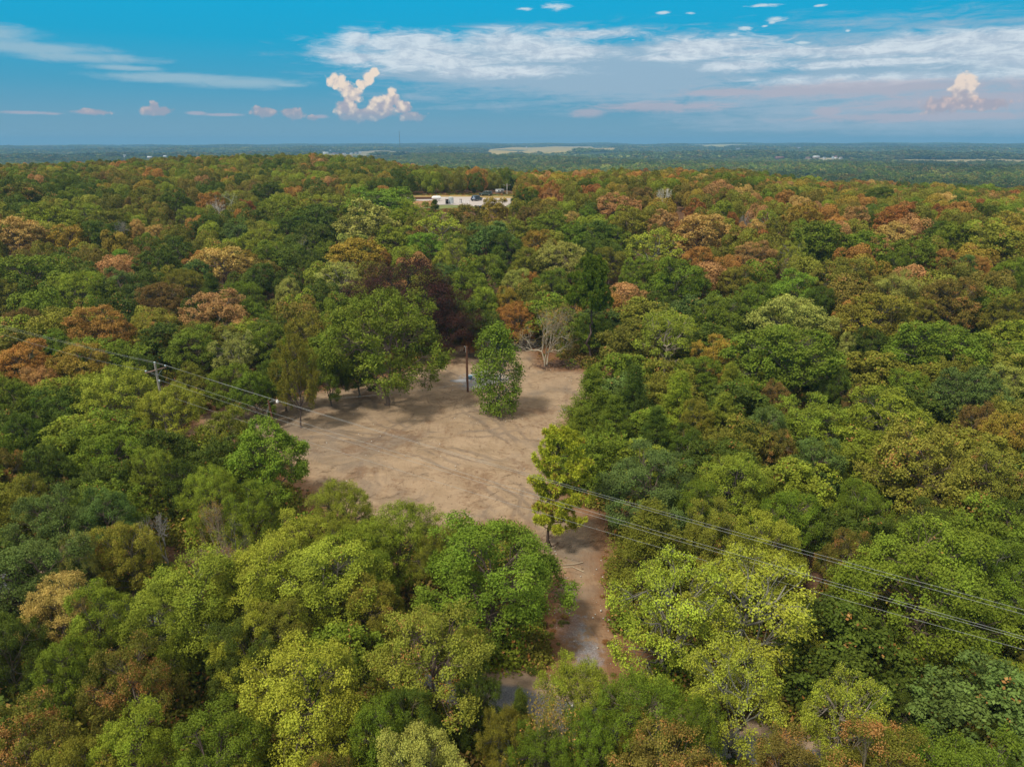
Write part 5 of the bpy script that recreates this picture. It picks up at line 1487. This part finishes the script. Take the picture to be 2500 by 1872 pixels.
# radio mast
d = pix_dir(976, 352); t_ = 2900 / math.hypot(d[0], d[1]); mx, my = d[0] * t_, d[1] * t_
gz = float(ground_z(mx, my)); topz = CAM_H + pix_dir(976, 320)[2] * t_
e = empty('radio_mast', (mx, my, gz)); tag(e, 'tall thin lattice radio mast rising above the far skyline left of centre', 'mast')
hm = topz - gz
for k in range(3):
    a = k * 2.094
    MB().tube([(.8 * math.cos(a), .8 * math.sin(a), 0), (.7 * math.cos(a), .7 * math.sin(a), hm)], .28, 6).build('leg', M_RUSTY, e)
br = MB()
for i in range(30):
    z = hm * i / 30
    for k in range(3):
        a, b_ = k * 2.094, (k + 1) * 2.094
        br.tube([(.8 * math.cos(a), .8 * math.sin(a), z), (.8 * math.cos(b_), .8 * math.sin(b_), z + hm / 30)], .12, 4, False)
br.build('bracing', M_RUSTY, e)
MB().tube([(0, 0, hm), (0, 0, hm + 3)], .2, 6).build('antenna', M_STEEL, e)
for k in range(3):
    a = k * 2.094 + .5
    MB().tube([(0, 0, hm * .8), (35 * math.cos(a), 35 * math.sin(a), 0)], .03, 4).build('guy_wire', M_WIRE, e)
# ------------------------------------------------------------------ small things lying about the clearing
dr = np.random.default_rng(55)
def lumps(n, rmin, rmax, where, seed):
    rng = np.random.default_rng(seed)
    mb = MB()
    base = np.array([(1, 0, 0), (0, 1, 0), (-1, 0, 0), (0, -1, 0), (0, 0, .7), (0, 0, -.4)])
    T = [(0, 1, 4), (1, 2, 4), (2, 3, 4), (3, 0, 4), (1, 0, 5), (2, 1, 5), (3, 2, 5), (0, 3, 5)]
    k = 0
    while k < n:
        x, y = where(rng)
        if x is None: continue
        s = rng.uniform(rmin, rmax) ** 1.0
        a = rng.random() * 6.28
        V = base * rng.uniform(.6, 1.3, (6, 3)) * s
        V = np.stack([V[:, 0] * math.cos(a) - V[:, 1] * math.sin(a), V[:, 0] * math.sin(a) + V[:, 1] * math.cos(a), V[:, 2]], 1)
        mb.add(V + np.array([x, y, float(ground_z(x, y)) + s * .2]), None, T); k += 1
    return mb
def pool(poly, lo, n, seed):
    rng = np.random.default_rng(seed)
    P = np.array(poly); a, b = P.min(0), P.max(0)
    Q = a + (b - a) * rng.random((n, 2))
    return Q, poly_sd(Q[:, 0], Q[:, 1], poly)
Q_, s_ = pool(CLEAR, 0, 9000, 61); CL_IN = Q_[s_ > .5]
Q_, s_ = pool([(p[0] * 1.0, p[1]) for p in DRIVE], 0, 3000, 62); DR_IN = Q_[(s_ > -.6) & (s_ < 1.6)]
def in_clear(rng):
    return tuple(CL_IN[rng.integers(len(CL_IN))])
def in_drive(rng):
    return tuple(DR_IN[rng.integers(len(DR_IN))])
M_STONE = simple('pale_stone', (0.62, 0.59, 0.54), .9, vary=.2); M_CLOD = simple('soil_clod', (0.20, 0.13, 0.08), .95, vary=.3)
tag(lumps(150, .04, .10, in_clear, 1).build('rubble', M_STONE), 'scattered white stones and bits of litter on the bare clearing', kind='stuff')
tag(lumps(110, .03, .11, in_drive, 2).build('rubble', M_STONE), 'white stones and scraps along the edges of the dirt drive', kind='stuff')
tag(lumps(500, .03, .09, in_clear, 3).build('soil_clods', M_CLOD), 'dark clods of soil strewn over the graded clearing', kind='stuff')
# twigs and roots left after clearing
tw = MB(); rng = np.random.default_rng(9); k = 0
while k < 420:
    x, y = in_clear(rng)
    if x is None: continue
    if mnoise.noise(Vector((x * .12, y * .12, 5.0))) < -0.05: continue
    a = rng.normal(0.3, 0.7); L = rng.uniform(.3, 1.6); z = float(ground_z(x, y))
    c, s = math.cos(a) * L / 2, math.sin(a) * L / 2
    tw.tube([(x - c, y - s, z + .03), (x + rng.normal() * .08, y + rng.normal() * .08, z + .09), (x + c, y + s, z + .05)], rng.uniform(.008, .02), 4, False); k += 1
tag(tw.build('twig_litter', simple('dead_twig', (0.22, 0.155, 0.10), .95, vary=.4)), 'broken twigs and roots raked across the clearing', kind='stuff')
# concrete scraps and the blue tub by the wooden pole
M_CONC = simple('old_concrete', (0.46, 0.45, 0.46), .9, vary=.2, scale=1.5)
for (px, py, w, d, a, lb) in [(1122, 930, 3.6, 1.3, .1, 'pale broken concrete slab left of the foot of the wooden pole'), (1162, 918, 3.2, 1.5, -.15, 'pale broken concrete slab right of the wooden pole behind the blue tub'),
                              (1183, 908, 2.2, 1.0, .3, 'small grey concrete piece farthest back beside the upright tree')]:
    g = ground_at(px, py); e_ = []
    n = 9; th = np.sort(dr.random(n) * 6.28); r = dr.uniform(.8, 1.1, n)
    P = np.stack([np.cos(th) * r * w / 2, np.sin(th) * r * d / 2], 1)
    ca, sa = math.cos(a), math.sin(a); P = np.stack([P[:, 0] * ca - P[:, 1] * sa, P[:, 0] * sa + P[:, 1] * ca], 1)
    V = np.vstack([np.c_[P, np.full(n, .14)], np.c_[P * 1.03, np.full(n, -.1)], [[0, 0, .15]]])
    mb = MB().add(V, [(i, n + i, n + (i + 1) % n, (i + 1) % n) for i in range(n)], [(i, (i + 1) % n, 2 * n) for i in range(n)])
    tag(mb.build('concrete_slab', M_CONC, None, g), lb, 'slab', 'broken concrete pieces')
e = empty('plastic_tub', ground_at(1148, 926), .4); tag(e, 'small blue plastic tub lying at the foot of the wooden pole', 'tub')
M_TUB = simple('blue_plastic', (.16, .30, .42), .5, vary=.1)
MB().tube([(0, 0, 0), (0, 0, .06), (0, 0, .5)], [.2, .26, .34], 16).build('tub', M_TUB, e); MB().tube([(0, 0, .5), (0, 0, .56)], [.38, .38], 16).build('rim', M_TUB, e)
# brush heap and fallen pale limbs at the back of the clearing
def heap(px, py, w, d, h, n, label, col, seed):
    g = ground_at(px, py); rng = np.random.default_rng(seed); mb = MB()
    for _ in range(n):
        a = rng.random() * 3.14; L = rng.uniform(.8, 2.6)
        c = np.array([rng.normal() * w / 3, rng.normal() * d / 3, 0]); c[2] = max(.05, h * math.exp(-(c[0] / (w * .4)) ** 2 - (c[1] / (d * .4)) ** 2) * rng.uniform(.2, 1))
        t = rng.normal() * .3
        v = np.array([math.cos(a), math.sin(a), t]) * L / 2
        mb.tube([c - v, c + rng.standard_normal(3) * .1, c + v], rng.uniform(.015, .05), 4, False)
    return tag(mb.build('brush_heap', simple('brush_' + str(seed), col, .95, vary=.4), None, g), label, 'brush heap')
heap(1385, 893, 7, 2.2, 1.0, 240, 'low heap of dark brush and branches along the back right edge of the clearing', (.16, .10, .07), 31)
heap(1290, 846, 5, 2.4, 1.5, 160, 'heap of grey dead branches left of the pale half bare tree', (.30, .26, .21), 32)
heap(1250, 1318, 4, 1.6, .5, 90, 'low scatter of brown brush at the foot of the orange tinged pine', (.22, .12, .07), 33)
w_ = Wood(); rng = np.random.default_rng(41); g = ground_at(1290, 850)
w_.limb((0, 0, .1), (2.8, .3, 2.4), .09, .03, rng, .05, 6, 5); w_.limb((1.2, .1, 1.0), (2.3, -.8, 1.4), .04, .015, rng, .08, 5, 4); w_.limb((.3, 0, .2), (-1.6, -.6, .4), .07, .03, rng, .06, 6, 5)
o = tag(link('fallen_branch', make_mesh('fallen_branch', np.vstack(w_.mb.V), np.vstack(w_.mb.Q), simple('bare_wood', (.46, .38, .27), .9)), None, g), 'pale fallen branch propped on the dead brush at the back of the clearing', 'branch')
for i, (a, lb) in enumerate([(.05, 'yellowish fallen stick on the dirt right of the pine, the farther of two'), (-.08, 'yellowish fallen stick on the dirt right of the pine, the nearer of two')]):
    g = ground_at(1398, 1380 + i * 6)
    tag(MB().tube([(-.9, 0, .05), (0, .05, .08), (.9, a * 8, .05)], .035, 6).build('fallen_branch', MATS['bare_wood'], None, g, True), lb, 'branch')
# weeds and dead grass round the rim of the clearing, the drive and the yard
pts = []
WX = np.stack([fr.uniform(-46, 44, 30000), fr.uniform(28, 128, 30000)], 1)
WS = np.maximum(poly_sd(WX[:, 0], WX[:, 1], CLEAR), poly_sd(WX[:, 0], WX[:, 1], DRIVE))
for (x, y), s in zip(WX, WS):
    if -1.4 < s < 1.5 - 1.6 * rr_.random() and mnoise.noise(Vector((x * .3, y * .3, 7.0))) > -0.1: pts.append((x, y))
    if len(pts) > 2600: break
for _ in range(350):
    u = rr_.uniform(965, 1262); g = ray_ground(u, rr_.choice([rr_.uniform(473, 479), rr_.uniform(512, 519)])); pts.append((g[0], g[1])); pts.append((g[0] + rr_.uniform(-1, 1), g[1] + rr_.uniform(-1, 1)))
pts = np.array(pts)
TU = np.array([np.array(srgb(*rr_.choice([(160, 124, 74), (130, 96, 60), (120, 118, 56), (100, 108, 46), (140, 96, 58)]))) for _ in pts])
SU = fr.uniform(.07, .26, len(pts)) * np.where(pts[:, 1] > 200, 3.0, 1)
instancer('weeds', 'dead grass and weeds along the rim of the clearing and the drive', bush, np.c_[pts, ground_z(pts[:, 0], pts[:, 1])], np.c_[SU * 1.3, SU * 1.3, SU], fr.random(len(pts)) * 6.28, TU, fr.integers(0, 4, len(pts)))
